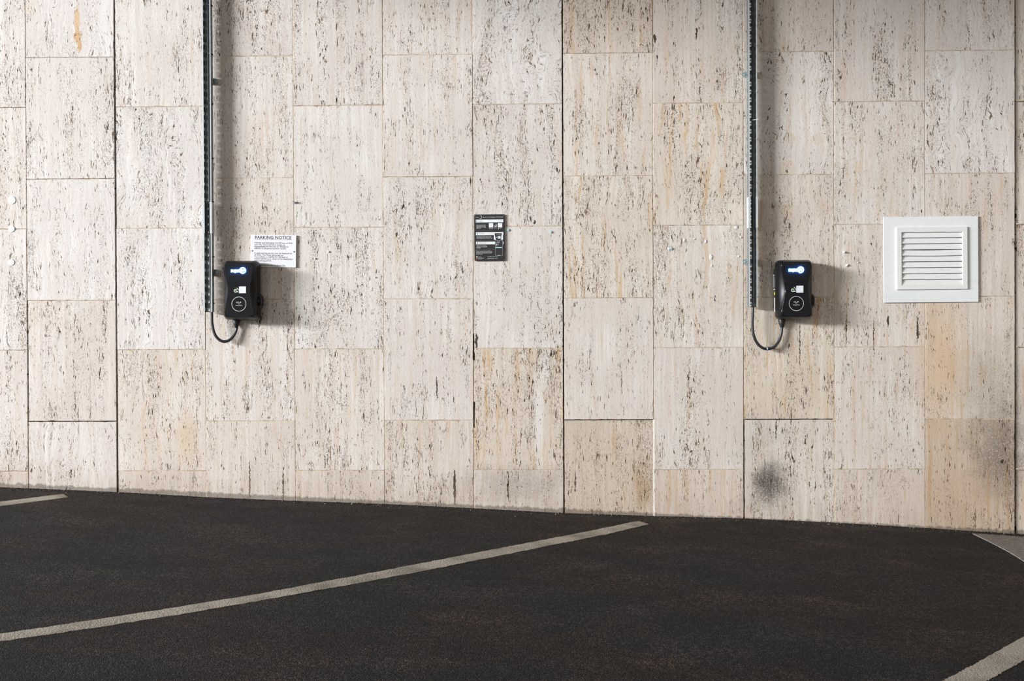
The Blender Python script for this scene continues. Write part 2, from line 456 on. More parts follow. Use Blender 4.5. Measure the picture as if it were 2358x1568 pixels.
# columns -5..16; seams that stand open (no filler): column edge -> list of z ranges
def zpix(y, x=1179): return at(x, y).z
OPEN = {1: [(-9, 9)], 6: [(-9, 9)], 11: [(-9, 9)], 0: [(zpix(971, 66), zpix(693, 66))],
        5: [(zpix(830, 1090), zpix(768, 1090)), (zpix(985, 1090), zpix(925, 1090))], 8: [(-9, zpix(966, 1714))]}
rng = random.Random(21)
bm = bmesh.new()
seed_l = bm.loops.layers.float_vector.new('slab_seed')
look_l = bm.loops.layers.float_vector.new('slab_look')
tone_l = bm.loops.layers.float_vector.new('slab_tone')
WALL_TOP = 4.15
SPECIAL = {  # (column, row): density, ochre, wave, tone, spot, crack
    (0, -1): (.35, .05, .5, 0, .5, .5), (1, -1): (.75, .15, .12, 0, .5, .6), (2, -1): (.95, .1, .25, .25, .9, .5), (3, -1): (.8, .12, .1, .2, .5, .6),
    (4, -1): (.85, .3, .06, .1, .5, .5), (5, -1): (.8, .05, .75, .1, .5, .5), (6, -1): (.95, .6, .15, .35, .7, .5), (7, -1): (.75, .25, .12, .3, .7, .4),
    (8, -1): (.7, .3, .12, .3, .9, .3), (9, -1): (.5, .15, .08, .2, .9, .2), (10, -1): (.5, .05, .35, .15, .4, .4),
    (0, 0): (.75, .1, .04, 0, .4, .5), (1, 0): (.85, .05, .6, 0, .6, .5), (2, 0): (.9, .3, .06, .05, .6, .5), (3, 0): (.55, .2, .08, 0, .5, .6),
    (4, 0): (.75, .3, .07, 0, .5, .6), (5, 0): (.85, .2, .3, .1, .8, .5), (6, 0): (.7, .4, .1, .1, .6, .4), (7, 0): (.6, .7, .3, .05, .7, .6),
    (8, 0): (.45, .2, .65, .05, .4, .4), (9, 0): (.55, .25, .1, .1, .8, .2), (10, 0): (.4, .05, .55, 0, .3, .5),
    (0, 1): (.35, .05, .45, 0, .4, .5), (1, 1): (.4, .02, .4, 0, .3, .5), (2, 1): (.8, .4, .05, .1, .4, .5), (3, 1): (.7, .15, .12, 0, .9, .5),
    (4, 1): (.45, .25, .25, 0, .4, .6), (5, 1): (.65, .15, .2, .05, .6, .5), (6, 1): (.65, .65, .25, .05, .5, .6), (7, 1): (.35, .45, .25, .02, .4, .6),
    (8, 1): (.5, .45, .12, .25, .8, .4), (9, 1): (.4, .4, .12, .15, .4, .8),
    (0, 2): (.5, .15, .06, .2, .7, .3), (2, 2): (.65, .3, .1, .02, .6, .4), (4, 2): (.5, .25, .1, 0, .4, .7), (6, 2): (.35, .25, .07, .02, .4, .5),
    (1, 2): (.6, .45, .2, .1, .5, .6), (3, 2): (.6, .35, .1, .1, .9, .3), (5, 2): (.7, .8, .12, .1, .5, .7), (7, 2): (.3, .2, .12, .1, .6, .2),
    (8, 2): (.6, .9, .1, .05, .4, .8), (9, 2): (.5, .35, .1, .1, .4, .5), (10, 2): (.45, .5, .05, .25, .7, .3), (10, 1): (.5, .4, .1, .2, .7, .3),
    (0, 3): (.4, .02, .4, .2, .5, .5), (8, 3): (.45, .35, .04, .15, .4, .6), (6, 3): (.5, .55, .1, .55, .6, .5), (10, 3): (.6, .6, .06, .9, .8, .4),
    (4, 3): (.55, .4, .08, .35, .5, .9), (2, 3): (.6, .3, .06, .3, .5, .8),
}
def in_open(i, za, zb):
    return [(max(a, za), min(b, zb)) for a, b in OPEN.get(i, []) if min(b, zb) - max(a, za) > 0.005]
for cidx in range(-5, 17):
    odd = (cidx % 2 != 0)
    shift = HOFF if odd else 0.0
    xa, xb = X0 + cidx * CW, X0 + (cidx + 1) * CW
    proud = 0.004 if cidx <= 0 else 0.0
    if cidx >= 11: proud = -0.012
    for k in range(-3, 5):
        # row k: between joints k and k+1 (downwards); k=-1 is the row above the first joint
        zt = Z0 - shift - k * CH; zb_ = zt - CH
        fl = min(floor_z(xa), floor_z(xb)) - 0.12
        zt = min(zt, WALL_TOP); zb_ = max(zb_, fl)
        if zt - zb_ < 0.03: continue
        row = k + (1 if False else 0)
        g = 0.0018
        gl = g + (0.0022 if in_open(cidx, zb_, zt) else 0); gr = g + (0.0022 if in_open(cidx + 1, zb_, zt) else 0)
        if cidx + 1 == 11: gr += 0.004
        gt = gb = g
        if (cidx, k) in ((0, 2), (8, 2), (6, 2)): gb = g + 0.0012
        d = proud + rng.uniform(-0.0012, 0.0012)
        if (cidx, k) in ((0, 2), (6, 3), (8, 3), (10, 3)): d -= 0.0015
        n0 = len(bm.faces)
        def wob(a, b, step, amp):
            m_ = max(2, int(abs(b - a) / step)); out = []
            ch = 0.0
            for j in range(m_):
                ch = max(0.0, ch - 0.0012)
                if rng.random() < 0.04: ch = rng.uniform(0.001, 0.0032)
                out.append((a + (b - a) * j / m_, rng.uniform(-amp, amp * 0.5) - ch))
            out[0] = (a, 0.0)
            return out
        L_, R_, B_, T2 = xa + gl, xb - gr, zb_ + gb, zt - gt
        ol = [(x, B_ - o_) for x, o_ in wob(L_, R_, 0.022, 0.0009)]
        ol += [(R_ + o_, z) for z, o_ in wob(B_, T2, 0.022, 0.0009)]
        ol += [(x, T2 + o_) for x, o_ in wob(R_, L_, 0.022, 0.0009)]
        ol += [(L_ - o_, z) for z, o_ in wob(T2, B_, 0.022, 0.0009)]
        slab_from(bm, ol, -0.045, d, lambda a, b, dd: (a, -dd, b), 0.0010, 0)
        base = min(max((cidx + 1) / 11.0, 0), 1)
        sp = SPECIAL.get((cidx, k))
        if sp is None:
            sp = (rng.uniform(.35, .75), 0.1 + 0.35 * base + rng.uniform(-.08, .15), rng.choice((.05, .08, .12, .3)),
                  rng.uniform(0, .2) + (0.35 if k >= 3 else 0), rng.uniform(.3, .9), rng.uniform(.3, .7))
        seed = (rng.random(), rng.random(), rng.random())
        bm.faces.ensure_lookup_table()
        for f in [ff for ff in bm.faces if ff.index == -1 or ff.index >= n0]:
            for l in f.loops:
                l[seed_l] = seed; l[look_l] = (sp[0], sp[1] + (0.10 if cidx >= 6 else 0), sp[2]); l[tone_l] = (sp[3] + (0.10 if k >= 2 else 0), sp[4], sp[5])
        bm.faces.index_update()
        # filler in the seam on the right and underneath
        yg = 0.0016
        def strip(x0, x1, z0, z1, mi):
            nn = len(bm.faces)
            box(bm, x0, x1, yg - 0.0, 0.04, z0, z1, 0, 1, mi)
            bm.faces.index_update()
        cuts = in_open(cidx + 1, zb_, zt)
        segs = [(zb_, zt)]
        for a, b in cuts:
            new = []
            for s0, s1 in segs:
                if a > s0: new.append((s0, min(a, s1)))
                if b < s1: new.append((max(b, s0), s1))
            segs = new
        for s0, s1 in segs:
            if s1 - s0 > 0.004:
                if cidx + 1 == 7 and k == 3:
                    strip(xb - 0.0035, xb + 0.0035, s0, s1, 3)
                else:
                    strip(xb - 0.004, xb + 0.004, s0, s1, 1)
        if (cidx, k) not in ((0, 2), (6, 2), (8, 2)):
            strip(xa + gl, xb - gr, zb_ - 0.004, zb_ + 0.004, 1)
box(bm, X0 - 5 * CW, X0 + 17 * CW, 0.042, 0.20, -1.0, WALL_TOP, 0, 1, 2)
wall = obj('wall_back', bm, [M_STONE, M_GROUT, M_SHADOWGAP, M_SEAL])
tag(wall, kind='structure')

# unseen slab added above the view to darken the top of the wall
bm = bmesh.new()
box(bm, -7.5, 8.5, -7.5, 0.045, WALL_TOP - 0.05, WALL_TOP + 0.2)
tag(obj('top_shade_slab', bm, simple('shade_slab_grey', (0.42, 0.40, 0.37), 0.85, scale=6.0)), kind='structure')

# ------------------------------------------------------------------ asphalt
def asphalt():
    n = N('asphalt')
    p = n.objco()
    px, py, pz = n.sep(p)
    q = n.comb(px, py, 0.0)
    v1 = n.voro(q, (190, 190, 1))
    vc = n.sep(n.voro(q, (190, 190, 1), out='Color'))
    v2 = n.voro(q, (420, 420, 1))
    n1 = n.noise(q, (60, 60, 1), 4.0, 0.65)
    va = n.sep(n.voro(q, (105, 105, 1), out='Color'))
    big = n.noise(q, (0.9, 1.3, 1), 4.0, 0.55)
    big2 = n.noise(q, (2.6, 4.0, 1), 4.0, 0.6)
    c = n.mix(n.ramp(vc[0], 0.0, 1.0), (0.0036, 0.0031, 0.0027), (0.049, 0.0435, 0.0385))
    c = n.mix(n.ramp(v1, 0.30, 0.55, 0.0, 0.6), c, (0.002, 0.0018, 0.0016))
    c = n.mix(1.0, c, n.mix(n.ramp(va[0], 0.1, 0.9), (0.35, 0.34, 0.34), (1.75, 1.70, 1.66)), 'MULTIPLY')
    c = n.mix(n.ramp(big, 0.44, 0.56), c, n.mix(1.0, c, (1.45, 1.05, 0.90), 'MULTIPLY'))
    c = n.mix(n.ramp(big2, 0.45, 0.58, 0.0, 0.85), c, n.mix(1.0, c, (0.52, 0.52, 0.54), 'MULTIPLY'))
    c = n.mix(n.ramp(n.noise(q, (1.7, 2.9, 1), 3.0), 0.52, 0.66, 0.0, 0.75), c, n.mix(1.0, c, (1.9, 1.8, 1.72), 'MULTIPLY'))
    # pale chips
    chip = n.math('MULTIPLY', n.ramp(vc[1], 0.986, 0.990), n.ramp(v1, 0.42, 0.34))
    c = n.mix(n.math('MULTIPLY', chip, 0.8), c, (0.30, 0.28, 0.25))
    # dust against the wall
    dd = n.math('ADD', py, n.math('MULTIPLY', n.math('SUBTRACT', n.noise(q, (3, 6, 1), 3.0), 0.5), 0.5))
    dust = n.ramp(dd, -0.26, -0.02, 0.0, 0.38)
    dust = n.math('MULTIPLY', dust, n.ramp(n1, 0.35, 0.65))
    c = n.mix(dust, c, (0.14, 0.125, 0.11))
    h = n.math('ADD', n.math('MULTIPLY', n.math('SUBTRACT', 1.0, v1), 1.0), n.math('MULTIPLY', n1, 0.9))
    h = n.math('SUBTRACT', h, n.math('MULTIPLY', v2, 0.4))
    nr = n.bump(h, 1.0, 0.010)
    return n.out(c, 0.8, nr, 0.0, 0.22)
M_ASPH = asphalt()
bm = bmesh.new()
xs = [-9 + 0.25 * i for i in range(73)]
ys = [0.02, -0.1, -0.25, -0.5, -1, -1.5, -2, -2.5, -3, -4, -5, -6, -8, -10, -12]
rows = []
for y in ys:
    rows.append([bm.verts.new((x, y, floor_z(x, min(y, 0)))) for x in xs])
for A, B in zip(rows, rows[1:]):
    for k in range(len(xs) - 1): bm.faces.new((A[k], A[k + 1], B[k + 1], B[k]))
r = bmesh.ops.extrude_face_region(bm, geom=bm.faces[:])
for v in [e for e in r['geom'] if isinstance(e, bmesh.types.BMVert)]: v.co.z -= 0.25
floor = obj('floor', bm, M_ASPH)
tag(floor, kind='structure')

# pale concrete strip at the right end
M_CONC = N('concrete')
_p = M_CONC.objco()
_a = M_CONC.noise(_p, (60, 60, 60), 4.0, 0.65); _b = M_CONC.noise(_p, (5, 40, 5), 3.0)
M_CONC = M_CONC.out(M_CONC.mix(M_CONC.ramp(_a, 0.3, 0.7), (0.15, 0.13, 0.115), (0.30, 0.27, 0.245)), 0.85,
                    M_CONC.bump(M_CONC.math('ADD', _a, _b), 0.6, 0.006), 0, 0.2)
edge = [onfloor(2237, 1229), onfloor(2273, 1246), onfloor(2322, 1271.6), onfloor(2358, 1294)]
d_ = edge[-1] - edge[-2]
edge.append(edge[-1] + d_ * 6)
bm = bmesh.new()
T_ = 0.004
top = []
for p in edge:
    x_, y_ = p.x, min(p.y, -0.001)
    top.append([bm.verts.new((x_ + 0.003, y_, floor_z(x_, y_) + T_)), bm.verts.new((7.5, y_, floor_z(7.5, y_) + T_)),
                bm.verts.new((x_, y_, floor_z(x_, y_) - 0.02))])
for A, B in zip(top, top[1:]):
    # subdivide across so the strip follows the fall of the ground
    bm.faces.new((A[0], A[1], B[1], B[0])); bm.faces.new((A[2], A[0], B[0], B[2]))
bmesh.ops.subdivide_edges(bm, edges=[e for e in bm.edges if abs(e.verts[0].co.x - e.verts[1].co.x) > 2], cuts=16)
for v in bm.verts:
    if v.co.z > floor_z(v.co.x, min(v.co.y, 0)) - 0.015: v.co.z = floor_z(v.co.x, min(v.co.y, 0)) + T_
apron = obj('concrete_apron', bm, M_CONC)
tag(apron, kind='structure')

# ------------------------------------------------------------------ bay lines
def paint_mat():
    n = N('road_paint')
    p = n.objco()
    px, py, pz = n.sep(p)
    q = n.comb(px, py, 0.0)
    v1 = n.voro(q, (150, 150, 1))
    n1 = n.noise(q, (90, 90, 1), 3.0, 0.7)
    n2 = n.noise(q, (4, 4, 1), 4.0, 0.6)
    c = n.mix(n.ramp(n2, 0.40, 0.70), (0.40, 0.355, 0.295), (0.215, 0.19, 0.155))
    c = n.mix(n.ramp(n1, 0.60, 0.70, 0.0, 0.7), c, (0.10, 0.09, 0.08))
    h = n.math('ADD', n.math('SUBTRACT', 1.0, v1), n1)
    return n.out(c, 0.75, n.bump(h, 0.5, 0.003), 0, 0.2)
M_PAINT = paint_mat()
def bay_line(topedge, botedge, label):
    A = [onfloor(*p) for p in topedge]; B = [onfloor(*p) for p in botedge]
    def resample(P, n):
        L = [0]
        for a, b in zip(P, P[1:]): L.append(L[-1] + (b - a).length)
        out = []
        for k in range(n + 1):
            s_ = L[-1] * k / n
            i = max(j for j in range(len(L) - 1) if L[j] <= s_ + 1e-9)
            t = (s_ - L[i]) / (L[i + 1] - L[i])
            out.append(P[i].lerp(P[i + 1], t))
        return out
    n = 160
    A, B = resample(A, n), resample(B, n)
    rg = random.Random(len(label))
    bm = bmesh.new()
    vs = []
    for a, b in zip(A, B):
        u_ = (b - a).normalized()
        a2 = a + u_ * rg.uniform(-0.004, 0.004); b2 = b + u_ * rg.uniform(-0.004, 0.004)
        vs.append([bm.verts.new((p.x, p.y, floor_z(p.x, p.y) + dz)) for p, dz in ((a2, 0.0), (a2, 0.0014), (b2, 0.0014), (b2, 0.0))])
    for P, Q in zip(vs, vs[1:]):
        for k in range(3): bm.faces.new((P[k], P[k + 1], Q[k + 1], Q[k]))
    bm.faces.new(vs[0]); bm.faces.new(vs[-1][::-1])
    o = obj('parking_line', bm, M_PAINT)
    return tag(o, label, 'road marking')
def ext(a, b, k):  # a point beyond b on the same straight
    return (b[0] + (b[0] - a[0]) * k, b[1] + (b[1] - a[1]) * k)
bay_line([(1469, 1200), (1400, 1214), (1300, 1234), (1180, 1257), (1000, 1291.6), (800, 1330), (600, 1367), (400, 1399.7), (200, 1430.5), (0, 1459.7), (-260, 1497)],
         [(1495, 1207), (1400, 1229.9), (1300, 1249.6), (1180, 1274), (1000, 1310), (800, 1348), (600, 1383.2), (400, 1417.5), (200, 1448.5), (0, 1477.5), (-260, 1515)],
         'long worn white bay line running from left edge to mid wall across the asphalt')
bay_line([(145, 1137.5), (0, 1155.6), (-300, 1193)], [(157, 1145), (0, 1166), (-300, 1206)],
         'short white bay line end on the asphalt near the wall at far left')
bay_line([(2520, 1379), (2358, 1465.7), (2249, 1527), (2171.4, 1568), (1990, 1663)], [(2520, 1433), (2358, 1521), (2273, 1568), (2100, 1664)],
         'wide scuffed white bay line cut off by the bottom right corner')

# loose grit along the foot of the wall
n_ = N('grit')
_ri = n_.nd.new('ShaderNodeNewGeometry').outputs['Random Per Island']
M_GRIT = n_.out(n_.mix(n_.ramp(_ri, 0.80, 1.0), (0.030, 0.026, 0.023), (0.30, 0.27, 0.23)), 0.85, None, 0, 0.2)
bm = bmesh.new()
rg = random.Random(5)
for k in range(1500):
    x = rg.uniform(-3.3, 3.3)
    y = -0.009 - abs(rg.gauss(0, 0.05))
    s_ = rg.uniform(0.0016, 0.0042) * (1.5 if rg.random() < 0.06 else 1)
    z = floor_z(x, y) + s_ * 0.45
    if x > 2.62: z += T_
    base = bmesh.ops.create_icosphere(bm, subdivisions=1, radius=s_)['verts']
    rot = Matrix.Rotation(rg.uniform(0, 6), 3, Vector((rg.random(), rg.random(), rg.random() + .01)).normalized())
    sc = Vector((rg.uniform(.7, 1.4), rg.uniform(.7, 1.2), rg.uniform(.5, .9)))
    for v in base:
        c_ = rot @ (v.co * rg.uniform(0.8, 1.15))
        v.co = Vector((c_.x * sc.x + x, c_.y * sc.y + y, c_.z * sc.z + z))
grit = obj('loose_grit', bm, M_GRIT)
tag(grit, 'crumbs of loose grit lying along the foot of the stone wall', 'grit', kind='stuff')

# ------------------------------------------------------------------ common materials
def galv():
    n = N('galvanised_steel')
    p = n.objco()
    v = n.sep(n.voro(p, (90, 90, 60), out='Color'))
    f = n.noise(p, (14, 14, 6), 3.0)
    c = n.mix(n.ramp(v[0], 0, 1), (0.20, 0.245, 0.25), (0.28, 0.325, 0.335))
    r = n.ramp(f, 0.3, 0.7, 0.36, 0.52)
    return n.out(c, r, None, 0.6, 0.5)
M_GALV = galv()
M_ZINC_LIT = simple('zinc_lit_tone', (0.60, 0.65, 0.67), 0.4, 0.25)  # lips painted paler than the channel to look lit; sleeves share it
M_CLIP = simple('zinc_bracket', (0.36, 0.43, 0.45), 0.5, 0.5)
M_SCREW = simple('zinc_screw', (0.55, 0.60, 0.62), 0.35, 0.9)
M_CABLE = simple('black_cable_sheath', (0.030, 0.032, 0.036), 0.38, 0, 0.5, 0.15)
M_TIE = simple('black_cable_tie', (0.012, 0.012, 0.012), 0.45)
M_TIEW = simple('white_cable_tie', (0.75, 0.75, 0.74), 0.45)
M_BLACK = simple('black_plastic', (0.003, 0.0034, 0.0042), 0.36, 0, 0.30, 0.1, 300, 0.05)
M_GREYP = simple('grey_plastic', (0.12, 0.12, 0.125), 0.45)
M_WHITE = simple('white_plastic', (0.80, 0.81, 0.82), 0.45)
M_INK = simple('print_black', (0.02, 0.02, 0.025), 0.6)
M_PRINT = simple('print_white', (0.80, 0.83, 0.85), 0.55)
M_YEL = simple('yellow_label', (0.72, 0.75, 0.04), 0.5)

# ------------------------------------------------------------------ cable trays
TR_GAP, TR_W, TR_D, TR_LIP, TR_T = 0.030, 0.050, 0.042, 0.006, 0.0013
TR_TOP = 4.05
def make_tray(name, xc, zbot, mirror, label):
    root = empty(name, (xc, 0, zbot))
    tag(root, label, 'cable tray')
    # unfolded section: lip, flange, back, flange, lip
    us = [0, TR_LIP, TR_LIP + TR_D, TR_LIP + TR_D + TR_W, TR_LIP + 2 * TR_D + TR_W, 2 * TR_LIP + 2 * TR_D + TR_W]
    def fold(u):
        if u <= us[1]: return (-TR_W / 2 + (us[1] - u), -(TR_GAP + TR_D))
        if u <= us[2]: return (-TR_W / 2, -(TR_GAP + us[2] - u))
        if u <= us[3]: return (-TR_W / 2 + (u - us[2]), -TR_GAP)
        if u <= us[4]: return (TR_W / 2, -(TR_GAP + u - us[3]))
        return (TR_W / 2 - (u - us[4]), -(TR_GAP + TR_D))
    per = 0.0468
    L = TR_TOP - zbot
    b0 = us[2]
    holes = []   # (u0, u1, v0, v1) within one period
    fl_c = TR_D * 0.30
    holes += [(us[2] - fl_c - 0.004, us[2] - fl_c + 0.004, 0.010, 0.028), (us[3] + fl_c - 0.004, us[3] + fl_c + 0.004, 0.010, 0.028)]
    if mirror:
        holes += [(b0 + 0.0125, b0 + 0.0235, 0.004, 0.0125), (b0 + 0.0125, b0 + 0.0235, 0.0215, 0.030), (b0 + 0.033, b0 + 0.042, 0.008, 0.020)]
    else:
        holes += [(b0 + 0.0165, b0 + 0.0255, 0.006, 0.018), (b0 + 0.0275, b0 + 0.037, 0.024, 0.031), (b0 + 0.0275, b0 + 0.037, 0.036, 0.043)]
    gu = sorted(set([round(x, 6) for x in us] + [round(h[i], 6) for h in holes for i in (0, 1)]))
    gv0 = sorted(set([0.0] + [round(h[i], 6) for h in holes for i in (2, 3)]))
    gv = []
    k = 0
    while k * per < L:
        gv += [k * per + v for v in gv0 if k * per + v < L]
        k += 1
    gv.append(L)
    bm = bmesh.new()
    grid = {}
    def V(i, j):
        if (i, j) not in grid:
            x, y = fold(gu[i]); grid[(i, j)] = bm.verts.new((x, y, gv[j]))
        return grid[(i, j)]
    for j in range(len(gv) - 1):
        vm = ((gv[j] + gv[j + 1]) / 2) % per
        for i in range(len(gu) - 1):
            um = (gu[i] + gu[i + 1]) / 2
            if any(h[0] < um < h[1] and h[2] < vm < h[3] for h in holes): continue
            f = bm.faces.new((V(i, j), V(i + 1, j), V(i + 1, j + 1), V(i, j + 1)))
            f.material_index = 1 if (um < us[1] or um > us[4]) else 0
    ch = obj('channel', bm, [M_GALV, M_ZINC_LIT], root)
    md = ch.modifiers.new('thickness', 'SOLIDIFY'); md.thickness = TR_T; md.offset = 0
    return root

def add_sleeve(root, z0, z1):
    """joiner sleeve wrapped round the tray"""
    bm = bmesh.new()
    zb = root.location.z
    a = TR_W / 2 + 0.0014; t = 0.0018
    for s_ in (-1, 1):
        x0, x1 = sorted((s_ * a, s_ * (a + t)))
        box(bm, x0, x1, -(TR_GAP + TR_D + 0.003), -(TR_GAP - 0.004), z0 - zb, z1 - zb)
        x0, x1 = sorted((s_ * (a + t), s_ * (a - 0.011)))
        box(bm, x0, x1, -(TR_GAP + TR_D + 0.0048), -(TR_GAP + TR_D + 0.003), z0 - zb, z1 - zb)
    o = obj('joiner_sleeve', bm, M_ZINC_LIT, root)
    return o

def add_bracket(root, z):
    zb = root.location.z
    hw = 0.0465; h = 0.0175; t = 0.002
    bm = bmesh.new()
    # rounded feet against the wall
    for s_ in (-1, 1):
        out = []
        for k in range(13):
            a = math.radians(-90 + 180 * k / 12)
            out.append((s_ * (hw - h + h * math.cos(a)), h * math.sin(a)))
        out += [(s_ * 0.020, h), (s_ * 0.020, -h)]
        if s_ < 0: out = out[::-1]
        slab_from(bm, out, 0.0005, 0.0005 + t, lambda a_, b_, d: (a_, -d, b_ + z - zb))
        x0, x1 = sorted((s_ * 0.020, s_ * (0.020 - t)))
        box(bm, x0, x1, -(TR_GAP - 0.001), -0.0005, z - zb - h, z - zb + h)
    box(bm, -0.020, 0.020, -(TR_GAP - 0.001), -(TR_GAP - 0.001 - t), z - zb - h, z - zb + h)
    br = obj('bracket', bm, M_CLIP, root)
    for s_ in (-1, 1):
        bm = bmesh.new()
        c = (s_ * 0.0335, -0.0025, z - zb)
        cyl(bm, c, (0, -1, 0), 0.0062, 0.0052, 0.0035, 16, 0.001)
        obj('screw', bm, M_SCREW, br, 40)
    return br

def add_tie(root, z, path_x, cable_y, side, mat, zb):
    """band round the cable and through the slot of the side flange"""
    bm = bmesh.new()
    xa = path_x; xf = side * (TR_W / 2 + 0.0022)
    yc = cable_y
    pts = []
    r_ = 0.0098
    for k in range(9):
        a = math.radians(90 + 180 * k / 8)
        pts.append((xa + side * r_ * math.cos(a), yc - r_ * math.sin(a) * 1.0, z - zb))
    front = [(xf, -(TR_GAP + TR_D + 0.0025), z - zb + 0.001), (xf + side * 0.001, -(TR_GAP + 0.012), z - zb - 0.001)]
    loop = pts[::-1] + front
    tube(bm, [Vector(p) for p in loop], 0.0019, 6)
    # tail and lock
    box(bm, *sorted((xf - side * 0.003, xf + side * 0.004)), -(TR_GAP + TR_D * 0.45), -(TR_GAP + TR_D * 0.2), z - zb - 0.0035, z - zb + 0.0035)
    return bm

# left
xl = at(481.0, 300, 0.03).x
zl = at(483, 718.5, 0.05).z
trayL = make_tray('cable_tray', xl + 0.0005, zl, False,
                  'galvanised slotted cable tray on the wall left of the parking notice')
add_sleeve(trayL, at(481, 538, .06).z, at(481, 466, .06).z)
for y in (187.5, 627): add_bracket(trayL, at(482, y).z)
xr = at(1731.5, 300, 0.045).x
zr = at(1731, 707, 0.05).z
trayR = make_tray('cable_tray', xr, zr, True,
                  'galvanised slotted cable tray on the wall left of the charger nearest the vent')
add_sleeve(trayR, at(1731, 525, .06).z, at(1731, 454, .06).z)
for y in (172, 603): add_bracket(trayR, at(1731, y).z)

# ------------------------------------------------------------------ chargers
def make_panel_mat():
    n = N('gloss_black_panel')
    p = n.objco()
    st = n.noise(p, (3, 1, 420), 2.0, 0.6)
    c = n.mix(n.ramp(st, 0.35, 0.65), (0.0030, 0.0036, 0.0055), (0.0070, 0.0080, 0.0105))
    r = n.ramp(st, 0.3, 0.7, 0.10, 0.22)
    return n.out(c, r, n.bump(st, 0.05, 0.001), 0, 0.18)
M_PANEL = make_panel_mat()
n_ = N('logo_light')
n_.out((0.5, 0.7, 1.0), 0.4)
n_.b.inputs['Emission Color'].default_value = (0.05, 0.30, 1.0, 1)
n_.b.inputs['Emission Strength'].default_value = 340.0
M_GLOW = n_.m
M_RING = simple('silver_print', (0.62, 0.64, 0.66), 0.35, 0.3)
M_STK = simple('sticker_white', (0.78, 0.80, 0.82), 0.5)
M_STKG = simple('sticker_grey', (0.45, 0.47, 0.50), 0.5)
M_LEAF = simple('sticker_green', (0.22, 0.42, 0.10), 0.5)

def outline(hw, waist, hz, r, nt=10, nc=7, ns=26):
    """closed outline; sides drawn in towards the middle by (hw - waist)"""
    pts = []
    def side(z):
        t = min(1.0, abs(z) / (hz - r))
        k = math.sqrt(t * t + 0.035) - math.sqrt(0.035)
        k /= (math.sqrt(1.035) - math.sqrt(0.035))
        return waist + (hw - waist) * min(1, k * 1.12) if hw > waist else hw
    for k in range(nc):            # top right corner
        a = math.radians(90 - 90 * k / nc); pts.append((hw - r + r * math.cos(a), hz - r + r * math.sin(a)))
    for k in range(ns):
        z = (hz - r) * (1 - 2 * k / ns); pts.append((side(z), z))
    for k in range(nc):
        a = math.radians(-90 * k / nc); pts.append((hw - r + r * math.cos(a), -hz + r + r * math.sin(a)))
    for k in range(nt):
        pts.append(((hw - r) * (1 - 2 * k / nt), -hz))
    for k in range(nc):
        a = math.radians(-90 - 90 * k / nc); pts.append((-hw + r + r * math.cos(a), -hz + r + r * math.sin(a)))
    for k in range(ns):
        z = -(hz - r) * (1 - 2 * k / ns); pts.append((-side(z), z))
    for k in range(nc):
        a = math.radians(180 - 90 * k / nc); pts.append((-hw + r + r * math.cos(a), hz - r + r * math.sin(a)))
    for k in range(nt):
        pts.append((-(hw - r) * (1 - 2 * k / nt), hz))
    return pts
CH_H = 0.1752
RINGS = [(0.000, .080, .080, .150, .020), (0.020, .080, .080, .150, .020), (0.021, .096, .096, .168, .022),
         (0.028, .1010, .1010, .1725, .024), (0.042, .1040, .1040, .1750, .026), (0.066, .1050, .1045, .1752, .027),
         (0.086, .1042, .1020, .1744, .027), (0.100, .1015, .0965, .1720, .026), (0.112, .0970, .0880, .1690, .024),
         (0.122, .0925, .0775, .1650, .022), (0.1285, .0895, .0690, .1620, .020), (0.1315, .0878, .0668, .1605, .019)]
